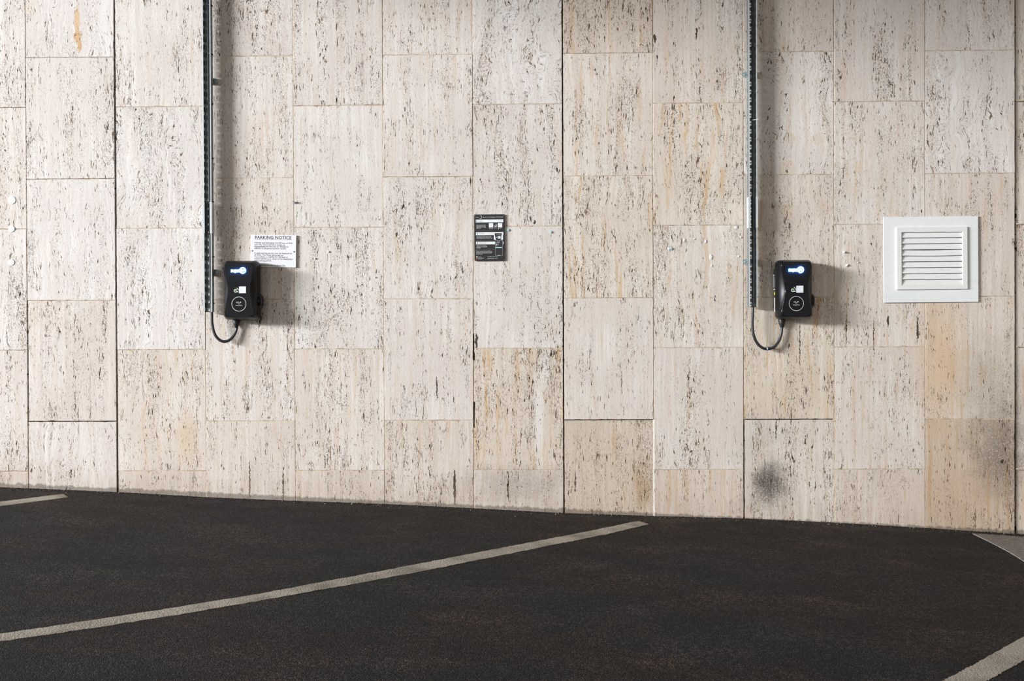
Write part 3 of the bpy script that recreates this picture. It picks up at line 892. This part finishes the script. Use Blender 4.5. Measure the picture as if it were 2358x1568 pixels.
def make_charger():
    root = empty('ev_charger', (0, 0, 0))
    bm = bmesh.new()
    rings = []
    for d, hw, wa, hz, r in RINGS:
        rings.append([bm.verts.new((a, -d, b)) for a, b in outline(hw, wa, hz, r)])
    n = len(rings[0])
    for A, B in zip(rings, rings[1:]):
        for k in range(n): bm.faces.new((A[k], A[(k + 1) % n], B[(k + 1) % n], B[k]))
    bm.faces.new(rings[0]); bm.faces.new(rings[-1])
    obj('housing', bm, M_BLACK, root, 35)
    # glossy front: hourglass plate, gently dished across the waist
    bm = bmesh.new()
    def dish(z): return 0.0016 * math.exp(-(z / 0.030) ** 4)
    o0 = outline(.0866, .0656, .1590, .018); o1 = outline(.0856, .0646, .1580, .018)
    R = [[bm.verts.new((a, -0.1300, b)) for a, b in o0], [bm.verts.new((a, -(0.1338 - dish(b)), b)) for a, b in o0],
         [bm.verts.new((a, -(0.1346 - dish(b)), b)) for a, b in o1]]
    # inner rings keep each point's height, so the dish stays a plain fold across the plate
    for s_ in (0.75, 0.5, 0.25, 0.0):
        R.append([bm.verts.new((a * s_, -(0.1346 - dish(b)), b)) for a, b in o1])
    for A, B in zip(R, R[1:]):
        for k in range(n): bm.faces.new((A[k], A[(k + 1) % n], B[(k + 1) % n], B[k]))
    bmesh.ops.remove_doubles(bm, verts=bm.verts[:], dist=1e-6)
    panel = obj('front_panel', bm, M_PANEL, root, 30)
    pl = lambda a, b, d: (a, -(0.1346 - dish(b)) - d, b)
    # lit logo
    bm = bmesh.new()
    zc = 0.1140
    tw = 0.0525
    x0 = -0.0455
    text_mesh(bm, 'PROJECT', x0, zc - 0.0062, width=tw, depth=0.005, bold=0.055, place=pl)
    bmesh.ops.scale(bm, vec=(1, 1, 1.4), space=Matrix.Translation((0, 0, -zc)), verts=bm.verts[:])
    cx = x0 + tw + 0.0165
    ring_flat(bm, cx, zc, 0.0128, 0.0182, pl, 0.005, n=40)
    text_mesh(bm, 'EV', cx, zc - 0.0052, width=0.0175, depth=0.005, bold=0.03, align='CENTER', place=pl)
    obj('lit_logo', bm, M_GLOW, panel)
    # stickers above the ring
    bm = bmesh.new()
    slab_from(bm, rrect(-0.0005, 0.0405, -0.020, 0.0205, 0.001, 2), -0.0005, 0.0006, pl, 0, 0)
    slab_from(bm, rrect(0.0045, 0.0355, -0.0150, 0.0155, 0.002, 3), 0.0006, 0.0007, pl, 0, 1)
    slab_from(bm, rrect(0.0060, 0.0340, -0.0135, 0.0140, 0.001, 3), 0.0007, 0.0008, pl, 0, 0)
    obj('code_sticker', bm, [M_STK, M_STKG], panel)
    bm = bmesh.new()
    ring_flat(bm, -0.0175, 0.0000, 0.0105, 0.0135, pl, 0.0006, -20, 75, 14, 0)
    ring_flat(bm, -0.0210, -0.0050, 0.0065, 0.0100, pl, 0.0006, 70, 330, 22, 0)
    disc_flat(bm, -0.0160, 0.0000, 0.0045, pl, 0.0007, 14, 1)
    disc_flat(bm, -0.0205, -0.0040, 0.0035, pl, 0.0007, 14, 1)
    plane_quad(bm, [(-0.019, -0.0135), (-0.0050, -0.0135), (-0.0050, -0.0080), (-0.019, -0.0095)], pl, 0.0007, 0)
    obj('plug_emblem', bm, [M_STK, M_LEAF], panel)
    # tap ring
    bm = bmesh.new()
    rx, rz = -0.0010, -0.0835
    ring_flat(bm, rx, rz, 0.0405, 0.0434, pl, 0.0006, n=72)
    obj('tap_ring', bm, M_RING, panel)
    bm = bmesh.new()
    # small card symbol, then two lines of print
    plane_quad(bm, [(rx - 0.0160, rz + 0.0085), (rx - 0.0120, rz + 0.0055), (rx - 0.0110, rz + 0.0128), (rx - 0.0130, rz + 0.0128)], pl, 0.0006)
    plane_quad(bm, [(rx - 0.0100, rz + 0.0055), (rx + 0.0080, rz + 0.0055), (rx + 0.0080, rz + 0.0073), (rx - 0.0100, rz + 0.0073)], pl, 0.0006)
    plane_quad(bm, [(rx - 0.0110, rz + 0.0108), (rx + 0.0000, rz + 0.0108), (rx + 0.0000, rz + 0.0125), (rx - 0.0110, rz + 0.0125)], pl, 0.0006)
    plane_quad(bm, [(rx + 0.0060, rz + 0.0060), (rx + 0.0110, rz + 0.0075), (rx + 0.0150, rz + 0.0128), (rx + 0.0060, rz + 0.0128)], pl, 0.0006)
    text_mesh(bm, 'or', rx, rz - 0.0015, width=0.0075, depth=0.0006, bold=0.01, align='CENTER', place=pl)
    text_mesh(bm, 'ChargePlace', rx, rz - 0.0105, width=0.0400, depth=0.0006, bold=0.01, align='CENTER', place=pl)
    obj('tap_text', bm, M_RING, panel)
    # socket on the right flank
    bm = bmesh.new()
    cyl(bm, (0.098, -0.058, -0.066), (1, 0, 0), 0.045, 0.041, 0.019, 32, 0.004)
    sk = obj('socket_cover', bm, M_BLACK, root, 40)
    bm = bmesh.new()
    box(bm, 0.112, 0.1195, -0.080, -0.072, -0.075, -0.058, 0.001)
    obj('latch', bm, M_GREYP, sk)
    # breaker box on the left flank
    bm = bmesh.new()
    box(bm, -0.1065, -0.090, -0.052, -0.022, 0.060, 0.128, 0.003, 2)
    obj('side_rib', bm, M_BLACK, root)
    bm = bmesh.new()
    box(bm, -0.1120, -0.090, -0.046, -0.014, 0.012, 0.082, 0.003, 2)
    sw = obj('isolator_switch', bm, M_GREYP, root)
    for z in (0.088, 0.004):
        bm = bmesh.new()
        cyl(bm, (-0.096, -0.032, z), (-1, 0, 0), 0.004, 0.0035, 0.013, 12, 0.001)
        obj('switch_screw', bm, M_WHITE, sw)
    bm = bmesh.new()
    box(bm, -0.1052, -0.096, -0.046, -0.030, -0.030, -0.014, 0.0005)
    obj('warning_label', bm, M_YEL, root)
    bm = bmesh.new()
    box(bm, -0.1047, -0.096, -0.044, -0.030, -0.130, -0.046, 0.0005)
    obj('rating_plate', bm, M_WHITE, root)
    # gland underneath
    bm = bmesh.new()
    gx = -0.049; gy = -0.023
    tube(bm, [(gx, gy, -0.168), (gx, gy, -0.188), (gx, gy, -0.189), (gx, gy, -0.200), (gx + 0.001, gy, -0.216), (gx, gy, -0.224)],
         [0.0215, 0.0215, 0.018, 0.0185, 0.012, 0.010], 20)
    obj('cable_gland', bm, M_TIE, root, 35)
    return root
def copy_tree(o, parent=None):
    c = o.copy(); COL.objects.link(c)
    if parent is not None: c.parent = parent
    for ch in list(o.children): copy_tree(ch, c)
    return c
chL = make_charger()
pL = at(558.3, 668.6, 0.06); chL.location = (pL.x, 0, pL.z)
tag(chL, 'black wall charger overlapping the white parking notice, with blue lit logo', 'car charger', 'car chargers on the wall')
chR = copy_tree(chL)
for c_ in chR.children:      # the right unit's gland sits a little nearer its left edge
    if c_.name.startswith('cable_gland'): c_.location.x -= 0.010
pR = at(1826.6, 667.2, 0.06); chR.location = (pR.x, 0, pR.z)
tag(chR, 'black wall charger between right cable tray and white vent, with blue lit logo', 'car charger', 'car chargers on the wall')

# ------------------------------------------------------------------ cables
def make_cable(name, tray, pix, ties, label, side):
    """pix: (px, py, depth) down the tray, round the loop and up to the gland"""
    P = [at(*p) for p in pix]
    P = [Vector((P[0].x, P[0].y, TR_TOP))] + P
    bm = bmesh.new()
    path = spline(P, 12)
    tube(bm, path, 0.0084, 16)
    root = empty(name, (P[-1].x, 0, P[-1].z))
    inv = -Vector(root.location)
    for v in bm.verts: v.co += inv
    tag(root, label, 'cable')
    obj('sheath', bm, M_CABLE, root, 60)
    for y, kind in ties:
        zt = at((pix[0][0]), y, 0.06).z
        pc = min(path, key=lambda q: abs(q.z - zt) + (10 if q.z < tray.location.z else 0))
        xt = tray.location.x
        b = add_tie(tray, zt, pc.x - xt, pc.y, side, None, 0)
        for v in b.verts: v.co += Vector((xt, 0, 0)) + inv
        obj('cable_tie', b, M_TIEW if kind == 'w' else M_TIE, root)
    return root
make_cable('power_cable', trayL, [(478.6, 0, .052), (480, 200, .052), (482.4, 420, .052), (484.5, 600, .052), (486.2, 700, .054), (487.6, 722, .056), (488.6, 745, .056),
                                  (494, 768, .056), (504, 781.5, .050), (516, 786.5, .042), (528, 783, .034), (538, 773, .027), (543.8, 761, .023), (545.6, 752, .023)],
           [(12, 'b'), (124, 'b'), (238, 'b'), (364, 'b'), (464, 'b'), (591, 'b'), (698, 'b')],
           'black cable in the left tray, looping under the charger by the parking notice', 1)
cabR = make_cable('power_cable', trayR, [(1733.8, 0, .052), (1734.0, 200, .052), (1734.5, 420, .052), (1735.2, 600, .052), (1735.0, 680, .054), (1733.6, 715, .056), (1732.6, 750, .056),
                                  (1735.5, 772, .056), (1743, 789, .050), (1755, 800.5, .043), (1768, 803.5, .038), (1782, 799, .030), (1793, 786, .025), (1798.7, 770, .023), (1800.6, 752, .023)],
           [(107, 'b'), (214, 'b'), (276.5, 'w'), (322, 'b'), (422, 'b'), (548, 'b'), (684, 'b')],
           'black cable in the right tray, its loop clipped below the charger by the vent', 1)
# clip holding the loop of the right cable
bm = bmesh.new()
pc = at(1766.5, 803.3, .0385)
cc = []
for k in range(25):
    a = 2 * PI * k / 24
    cc.append(Vector((pc.x, pc.y + 0.0098 * math.cos(a), pc.z + 0.0098 * math.sin(a))))
for A in (-0.002, 0.002):
    tube(bm, [p + Vector((A, 0, 0)) for p in cc], 0.0016, 6)
box(bm, pc.x - 0.004, pc.x + 0.004, pc.y - 0.002, -0.0005, pc.z + 0.0085, pc.z + 0.012)
o_ = pc.copy(); o_.y = 0
root = empty('cable_clip', o_)
for v in bm.verts: v.co -= o_
obj('saddle', bm, M_CLIP, root)
bm = bmesh.new()
ps = at(1766.3, 799.3, .036) - o_
cyl(bm, (ps.x, -0.0005, ps.z), (0, -1, 0), 0.0065, 0.0065, 0.036, 14, 0.001)
obj('clip_screw', bm, M_SCREW, root, 40)
tag(root, 'small metal clip fixing the bottom of the right cable loop to the wall', 'clip')

# ------------------------------------------------------------------ parking notice
p0 = at(577.9, 615.2); p1 = at(682.3, 616.4); p2 = at(577.9, 540.8)
ux = (p1 - p0); WN = ux.length; ux.normalize()
uz = Vector((-ux.z, 0, ux.x)); HN = (p2 - p0).dot(uz)
def pln(a, b, d): return p0 + ux * a + uz * b + Vector((0, -d, 0)) - Vector((p0.x, 0, p0.z))
root = empty('parking_notice', (p0.x, 0, p0.z))
tag(root, 'white parking notice with black underlined heading, partly behind the left charger', 'sign')
bm = bmesh.new()
slab_from(bm, rrect(0, WN, 0, HN, 0.002, 3), 0.004, 0.010, pln, 0.0006)
obj('board', bm, simple('notice_board', (0.80, 0.81, 0.84), 0.45, var=0.02), root)
kx = WN / 104.4
def npx(x, y): return ((x - 577.9) * kx, HN - (y - 540.7) * kx)
bm = bmesh.new()
a, b = npx(587.6, 550.1)
text_mesh(bm, 'PARKING NOTICE', a, b, width=83.6 * kx, depth=0.0103, bold=0.012, place=pln)
plane_quad(bm, [(a - .001, b - 0.0042), (a + 83.8 * kx, b - 0.0042), (a + 83.8 * kx, b - 0.0028), (a - .001, b - 0.0028)], pln, 0.0103)
obj('heading', bm, M_INK, root)
LINES = [(560.4, 'Vehicles and belongings are left here at their', 88.0, None), (564.7, 'own risk. The proprietors accept no', 70.5, 'accept no'),
         (569.0, 'responsibility for any loss or damage to', 78.5, 'responsibility'), (573.3, 'vehicles or property however caused.', 73.5, None),
         (584.0, 'A valid parking permit must be displayed at', 86.0, 'valid'), (588.3, 'all times. The Hotel will accept no', 66.3, 'will accept no'),
         (592.7, 'responsibility or liability for clamped or', 77.8, 'responsibility_'), (597.0, 'towed vehicles as a result of not displaying a', 89.2, None),
         (601.3, 'valid parking permit.', 40.0, None)]
bm = bmesh.new()
for y, s_, w_, und in LINES:
    a, b = npx(586.2, y)
    text_mesh(bm, s_, a, b, width=w_ * kx, depth=0.0103, bold=0.006, place=pln)
    if und and und in s_:
        i0 = s_.index(und) / len(s_); i1 = (s_.index(und) + len(und)) / len(s_)
        plane_quad(bm, [(a + w_ * kx * i0, b - 0.0021), (a + w_ * kx * i1, b - 0.0021), (a + w_ * kx * i1, b - 0.0013), (a + w_ * kx * i0, b - 0.0013)], pln, 0.0103)
a, b = npx(600.6, 612.2)
text_mesh(bm, 'Holiday Inn Birmingham City', a, b, width=57.5 * kx, depth=0.0103, bold=0.012, place=pln)
for y in (559.2, 582.6):
    a, b = npx(583.0, y); disc_flat(bm, a, b, 0.0012, pln, 0.0103, 8)
obj('lettering', bm, M_INK, root)
for x, y in ((581.7, 577.6), (677.7, 578.5)):
    a, b = npx(x, y)
    bm = bmesh.new()
    cyl(bm, pln(a, b, 0.009), (0, -1, 0), 0.0042, 0.0038, 0.003, 14, 0.001)
    obj('screw', bm, M_TIE, root, 40)

# ------------------------------------------------------------------ information sign
q0 = at(1092.6, 601.2); q1 = at(1163.2, 600.6); q2 = at(1091.9, 494.2)
vx = (q1 - q0); WI = vx.length; vx.normalize()
vz = Vector((-vx.z, 0, vx.x)); HI = (q2 - q0).dot(vz)
def pli(a, b, d): return q0 + vx * a + vz * b + Vector((0, -d, 0)) - Vector((q0.x, 0, q0.z))
root = empty('information_sign', (q0.x, 0, q0.z))
tag(root, 'black charging instruction sign with white step bands, mid wall', 'sign')
bm = bmesh.new()
slab_from(bm, rrect(0, WI, 0, HI, 0.006, 5), 0.003, 0.008, pli, 0.0006)
obj('board', bm, simple('sign_board', (0.018, 0.0165, 0.0175), 0.42), root)
SX = WI / 795.0; SZ = HI / 1197.0        # sign measured on a 795 x 1197 drawing
def S_(x, y): return ((x - 245) * SX, HI - (y - 158) * SZ)
def quad(bm, x0, y0, x1, y1, d, mi=0):
    a, b = S_(x0, y0); c_, e = S_(x1, y1)
    plane_quad(bm, [(a, e), (c_, e), (c_, b), (a, b)], pli, d, mi)
def tx(bm, s_, x, y, w_, bold=0.0, d=0.0084, align='LEFT', mi=0):
    a, b = S_(x, y); text_mesh(bm, s_, a, b, width=w_ * SX, depth=d, bold=bold, align=align, place=pli, mi=mi)
bm = bmesh.new()
bm.free()
for y0, y1 in ((292, 365), (615, 692), (858, 930)):
    bm = bmesh.new(); quad(bm, 289, y0, 1000, y1, .0083); obj('step_band', bm, M_PRINT, root)
bm = bmesh.new(); quad(bm, 752, 692, 990, 812, .0083); obj('picture_panel', bm, M_PRINT, root)
bm = bmesh.new()
for s_, word, y in (('1', 'ONE', 352), ('2', 'TWO', 674), ('3', 'THREE', 914)):
    a, b = S_(308, y); text_mesh(bm, s_, a, b, height=44 * SZ, depth=.0086, bold=0.03, place=pli)
    obj('step_number', bm, M_INK, root); bm = bmesh.new()
    tx(bm, word, 342, y, {'ONE': 120, 'TWO': 160, 'THREE': 210}[word], -0.012, .0086)
    obj('step_word', bm, M_STKG, root); bm = bmesh.new()
bm.free()
# charge unit drawn over band two, phone over band three
bm = bmesh.new()
def poly(bm, pts, d, mi): plane_quad(bm, [S_(*p) for p in pts], pli, d, mi)
poly(bm, [(806, 812), (936, 812), (942, 740), (958, 660), (950, 645), (782, 645), (774, 660), (790, 740)], .0084, 0)
obj('unit_picture', bm, M_INK, root)
bm = bmesh.new()
poly(bm, [(788, 850), (788, 1205), (805, 1222), (960, 1222), (976, 1205), (976, 850), (962, 834), (802, 834)], .0085, 0)
obj('phone_screen', bm, M_INK, root)
bm = bmesh.new()
def flush(name):
    global bm
    obj(name, bm, M_PRINT, root); bm = bmesh.new()
tx(bm, 'PROJECT', 285, 238, 95, 0.0)
a, b = S_(410, 226); ring_flat(bm, a, b, 0.0075, 0.0090, pli, .0084, -120, 110, 26); flush('sign_logo')
tx(bm, 'Pay As You Go Charging for All EV Drivers', 472, 237, 524, 0.012); flush('headline')
for k, s_ in enumerate(('Download the Project', 'EV Pay app from the', 'Apple Store or Google', 'Play Store')):
    tx(bm, s_, 305, 442 + k * 26, (245, 230, 245, 112)[k], 0.008)
flush('step_text')
tx(bm, 'Scan Me', 765, 515, 68, 0.01); tx(bm, 'Apple', 660, 532, 75); tx(bm, 'App Store', 893, 532, 70); flush('caption')
a, b = S_(643, 525); disc_flat(bm, a, b, 0.0020, pli, .0084, 10); flush('store_dot'); a, b = S_(876, 527); disc_flat(bm, a, b, 0.0028, pli, .0084, 10); flush('store_dot')
a, b = S_(800, 445); ring_flat(bm, a, b, 0.0065, 0.0085, pli, .0084, -30, 80, 12)
a, b = S_(793, 462); ring_flat(bm, a, b, 0.0038, 0.0058, pli, .0084, 60, 330, 16)
quad(bm, 795, 455, 830, 472, .0084); flush('plug_emblem')
for k, s_ in enumerate(('In the Project EV Pay app scan the', 'QR code or enter the charger ID for', 'the EV charge point you want to use')):
    tx(bm, s_, 306, 729 + k * 26, (375, 392, 405)[k], 0.0)
flush('step_text')
for k, s_ in enumerate(('Manage your charging', 'session in the Project EV', 'Pay App')):
    tx(bm, s_, 306, 974 + k * 26, (252, 275, 98)[k], 0.008)
flush('step_text')
for k, s_ in enumerate(('Please ensure that a vehicle is', 'connected and charging by checking', 'the light on the front of the unit', 'of your charger')):
    tx(bm, s_, 293, 1110 + k * 26, (400, 415, 403, 165)[k], -0.002)
flush('small_print')
tx(bm, 'Charging', 335, 1257, 90, 0.0); tx(bm, 'Fault / emergency', 340, 1288, 160); tx(bm, 'stop button', 340, 1310, 100); flush('light_key')
tx(bm, 'info@projectev.co.uk', 615, 1257, 235, 0.004); tx(bm, '0800 000 0000 - option 2', 615, 1300, 237, 0.004); flush('contact_text')
for y in (1250, 1296):
    poly(bm, [(582, y - 10), (590, y - 12), (605, y + 8), (598, y + 12)], .0084, 0); flush('handset_symbol')
tx(bm, 'PROJECT', 822, 690, 62, d=.0087)
a, b = S_(904, 682); ring_flat(bm, a, b, 0.0034, 0.0042, pli, .0087, n=20)
b2 = bmesh.new(); quad(b2, 868, 724, 928, 785, .0087); obj('code_square', b2, M_PRINT, root)
a, b = S_(842, 752); ring_flat(bm, a, b, 0.0025, 0.0045, pli, .0087, 40, 330, 16); flush('unit_marks')
# phone face
for x in (625, 858):
    b2 = bmesh.new(); quad(b2, x, 385, x + 113, 497, .0084); obj('code_square', b2, M_PRINT, root)
tx(bm, 'Charging', 832, 868, 82, d=.0088); tx(bm, 'PEV-0001', 800, 901, 95, d=.0088); 
tx(bm, '7kW', 842, 945, 40, d=.0088); tx(bm, '00:00 hrs', 800, 975, 65, d=.0088); flush('phone_text')
quad(bm, 808, 922, 832, 948, .0088); flush('phone_icon')
quad(bm, 845, 1212, 912, 1219, .0088); obj('home_bar', bm, M_PRINT, root)
bm = bmesh.new()
def phone_ring(k0, k1):
    o = [[pli(*S_(*p), .0087) for p in ring] for ring in
         ([(782, 846), (782, 1208), (802, 1229), (963, 1229), (983, 1208), (983, 846), (966, 826), (798, 826)],
          [(792, 851), (792, 1203), (806, 1218), (958, 1218), (972, 1203), (972, 851), (960, 838), (804, 838)])]
    A = [bm.verts.new(p) for p in o[0]]; B = [bm.verts.new(p) for p in o[1]]
    for k in range(8): bm.faces.new((A[k], A[(k + 1) % 8], B[(k + 1) % 8], B[k]))
phone_ring(0, 1)
M_PGREY = simple('print_grey', (0.22, 0.22, 0.23), 0.5)
obj('phone_outline', bm, M_PGREY, root)
for y in (575, 822, 1055):
    b2 = bmesh.new(); quad(b2, 290, y, 745, y + 3, .0083); obj('divider_line', b2, M_PGREY, root)
bm = bmesh.new(); quad(bm, 796, 1003, 957, 1027, .0089)
obj('charge_bar', bm, simple('print_mint', (0.50, 0.80, 0.72), 0.5), root)
bm = bmesh.new(); a, b = S_(310, 1248); disc_flat(bm, a, b, 0.0042, pli, .0084, 16)
obj('green_dot', bm, simple('print_green', (0.50, 0.80, 0.50), 0.5), root)
bm = bmesh.new(); a, b = S_(311, 1296); disc_flat(bm, a, b, 0.0042, pli, .0084, 16)
obj('red_dot', bm, simple('print_red', (0.75, 0.09, 0.11), 0.5), root)
for x, y in ((268, 190), (1012, 184), (276, 1330), (1020, 1325)):
    a, b = S_(x, y); bm = bmesh.new()
    cyl(bm, pli(a, b, 0.0075), (0, -1, 0), 0.0022, 0.0020, 0.0022, 12, 0.0005)
    obj('screw', bm, M_SCREW, root, 40)

# ------------------------------------------------------------------ vent
M_VENT = simple('vent_white', (0.80, 0.815, 0.815), 0.42, var=0.015)
M_LOUV = simple('louvre_white', (0.80, 0.79, 0.77), 0.42, var=0.02)
c0 = at(2033.6, 697.2); c1 = at(2251.6, 695.2); c2 = at(2032.3, 500.0)
wx = c1 - c0; WV = wx.length; wx.normalize(); wz = Vector((-wx.z, 0, wx.x)); HV = (c2 - c0).dot(wz)
def plv(a, b, d): return c0 + wx * a + wz * b + Vector((0, -d, 0)) - Vector((c0.x, 0, c0.z))
kv = WV / 218.0
root = empty('wall_vent', (c0.x, 0, c0.z))
tag(root, 'white louvred vent in a square white plate on the wall at right', 'vent')
def frame(bm, o, i, d0, d1, bev=0.0008):
    """rectangular ring o=(x0,x1,z0,z1) with opening i, d0..d1"""
    def rect(r, g=0): return [(r[0] + g, r[2] + g), (r[1] - g, r[2] + g), (r[1] - g, r[3] - g), (r[0] + g, r[3] - g)]
    loops = [(rect(o), d0), (rect(o), d1 - bev), (rect(o, bev), d1), (rect(i, -bev), d1), (rect(i), d1 - bev), (rect(i), d0)]
    R = [[bm.verts.new(plv(a, b, d)) for a, b in l] for l, d in loops]
    R.append(R[0])
    for A, B in zip(R, R[1:]):
        for k in range(4): bm.faces.new((A[k], A[(k + 1) % 4], B[(k + 1) % 4], B[k]))
fo = (29.2 * kv, 192.2 * kv, HV - 168.7 * kv, HV - 24.6 * kv)
fi = (41.0 * kv, 180.4 * kv, HV - 158.6 * kv, HV - 36.4 * kv)
bm = bmesh.new(); frame(bm, (0, WV, 0, HV), (fo[0] + .012, fo[1] - .012, fo[2] + .012, fo[3] - .012), 0.0045, 0.0105)
obj('face_plate', bm, M_VENT, root)
bm = bmesh.new(); frame(bm, fo, fi, 0.0105, 0.0205, 0.002)
obj('grille_frame', bm, M_LOUV, root)
bm = bmesh.new()
slab_from(bm, [(fi[0] - .008, fi[2] - .008), (fi[1] + .008, fi[2] - .008), (fi[1] + .008, fi[3] + .008), (fi[0] - .008, fi[3] + .008)], 0.0045, 0.0055, plv)
obj('shade_backing', bm, simple('vent_dark', (0.035, 0.033, 0.03), 0.9), root)  # dark sheet painted for the shade inside the duct
nb = 9
pitch = (fi[3] - fi[2]) / (nb - 0.12)
rg = random.Random(3)
for k in range(nb):
    bm = bmesh.new()
    zlow = fi[3] - (k + 0.90) * pitch
    sag = 0.003 if k == 3 else 0.0
    prof = [(0.0170, 0.0), (0.0182, 0.0015), (0.0172, 0.0040), (0.0068, pitch * 0.95), (0.0060, pitch * 0.95), (0.0150, 0.0035)]
    nseg = 8
    R = []
    for j in range(nseg + 1):
        a = fi[0] - 0.002 + (fi[1] - fi[0] + 0.004) * j / nseg
        s_ = sag * math.sin(PI * j / nseg) + rg.uniform(-.0002, .0002)
        R.append([bm.verts.new(plv(a, zlow + b - s_, d)) for d, b in prof])
    for A, B in zip(R, R[1:]):
        for j in range(6): bm.faces.new((A[j], A[(j + 1) % 6], B[(j + 1) % 6], B[j]))
    bm.faces.new(R[0]); bm.faces.new(R[-1][::-1])
    obj('louvre_blade', bm, M_LOUV, root)

# ------------------------------------------------------------------ plugs, studs and blobs of filler
M_FILL = simple('white_filler', (0.78, 0.785, 0.79), 0.6, bump=0.3, scale=300)
M_CYAN = simple('pale_blue_plug', (0.35, 0.58, 0.63), 0.5)
def disc_plug(name, px, py, rpx, mat, label, cat, group=None, h=0.004):
    p = at(px, py)
    bm = bmesh.new()
    cyl(bm, (0, 0.002, 0), (0, -1, 0), rpx * 0.0026, rpx * 0.0026 * 0.96, h + 0.002, 24, 0.0012)
    o = obj(name, bm, mat, None, 40); o.location = (p.x, 0 if px > 70 else -0.003, p.z)
    return tag(o, label, cat, group)
disc_plug('filler_plug', 28.5, 461, 9.3, M_FILL, 'round white filler plug, topmost and largest of three at the left edge', 'plug', 'filler plugs at the left edge')
disc_plug('filler_plug', 27.5, 527, 8.0, M_FILL, 'round white filler plug on a joint, middle of three at the left edge', 'plug', 'filler plugs at the left edge')
disc_plug('filler_plug', 27.5, 604, 7.4, M_FILL, 'round white filler plug, lowest and smallest of three at the left edge', 'plug', 'filler plugs at the left edge')
disc_plug('wall_plug', 1170.3, 529.6, 3.0, M_CYAN, 'small pale blue wall plug just right of the black sign', 'wall plug', h=0.005)
disc_plug('wall_plug', 1268.5, 534.4, 2.8, M_CYAN, 'small pale blue wall plug near the open seam right of the black sign', 'wall plug', h=0.005)
disc_plug('wall_plug', 1545.0, 572.8, 3.2, M_CYAN, 'small pale blue wall plug among white filler left of the right tray', 'wall plug', h=0.006)
# stud on the seam over the notice
p = at(678.2, 467.5)
bm = bmesh.new()
cyl(bm, (0, 0.004, 0), (-0.25, -1, 0.35), 0.0065, 0.006, 0.020, 6, 0.001)
cyl(bm, (-0.004, -0.013, 0.006), (-0.25, -1, 0.35), 0.0035, 0.003, 0.008, 10, 0.001)
o = obj('bolt', bm, M_SCREW); o.location = (p.x, 0, p.z)
tag(o, 'bent metal bolt sticking out of the seam above the parking notice', 'bolt')
rg = random.Random(11)
def blobf(px, py, w_, h_, label, group=None, ang=0.0, th=0.0025):
    p = at(px, py)
    bm = bmesh.new()
    bmesh.ops.create_icosphere(bm, subdivisions=3, radius=1.0)
    for v in bm.verts:
        c_ = v.co
        k = 1 + 0.22 * math.sin(3 * c_.x + px) * math.cos(2.6 * c_.z + py) + rg.uniform(-.05, .05)
        x, z = c_.x * k * w_ * 0.0011, c_.z * k * h_ * 0.0011
        v.co = (x * math.cos(ang) - z * math.sin(ang), c_.y * th, x * math.sin(ang) + z * math.cos(ang))
    o = obj('filler_blob', bm, M_FILL, None, 60); o.location = (p.x, -0.001, p.z)
    return tag(o, label, 'filler', group)
G1 = 'blobs of white filler left of the right tray'
blobf(1539.8, 572.5, 6, 8, 'white filler blob touching the pale blue plug left of the right tray', G1)
blobf(1576, 552.5, 6, 8, 'white filler blob, first right of and above the pale blue plug', G1)
blobf(1598.5, 550.5, 7, 4, 'thin slanted white filler smear, second right of the pale blue plug', G1, 0.4)
blobf(1625, 556, 6, 10, 'tall white filler blob beside a dark pore left of the right tray', G1)
blobf(1637, 592, 11, 13, 'largest white filler patch, left of the right tray', G1, 0.5)
blobf(1639, 612, 5, 6, 'small white filler blob just under the largest filler patch', G1)
blobf(1695, 524, 12, 6, 'flat white filler smear under the joint just left of the right tray', G1, -0.3)
blobf(1706, 546, 7, 5, 'white filler blob in the seam just left of the right tray', G1, -0.6)
blobf(1701, 590, 6, 5, 'white filler blob just above the lower bracket of the right tray', G1)
blobf(1749, 634, 5, 8, 'white filler blob between the right tray and the right charger', th=0.006)
G2 = 'bits of white filler right of the right charger'
blobf(1877, 647, 7, 4, 'flat white filler bit touching the right flank of the right charger', G2)
blobf(1898.5, 692, 5, 6, 'round white filler bit in the shadow right of the right charger', G2)
blobf(1914.7, 701.5, 4, 6, 'white filler bit by the seam low in the shadow of the right charger', G2)
blobf(1943.5, 580.5, 3.5, 5, 'white filler bit sticking out with its own shadow left of the vent', G2, th=0.016)
blobf(1950.5, 611, 6, 9, 'white filler flake just above the shadow of the right charger', G2, -0.5, th=0.008)
blobf(1976, 604, 5, 4, 'faint white filler flake nearest the left side of the vent', G2)
G3 = 'specks of white filler right of the parking notice'
blobf(757, 580, 4, 5, 'white filler speck, highest right of the parking notice', G3, th=0.006)
blobf(726, 595.5, 4, 5, 'white filler speck close to the right edge of the parking notice', G3, th=0.006)
blobf(864, 638.5, 4, 4, 'white filler speck near the seam right of the left charger shadow', G3, th=0.006)
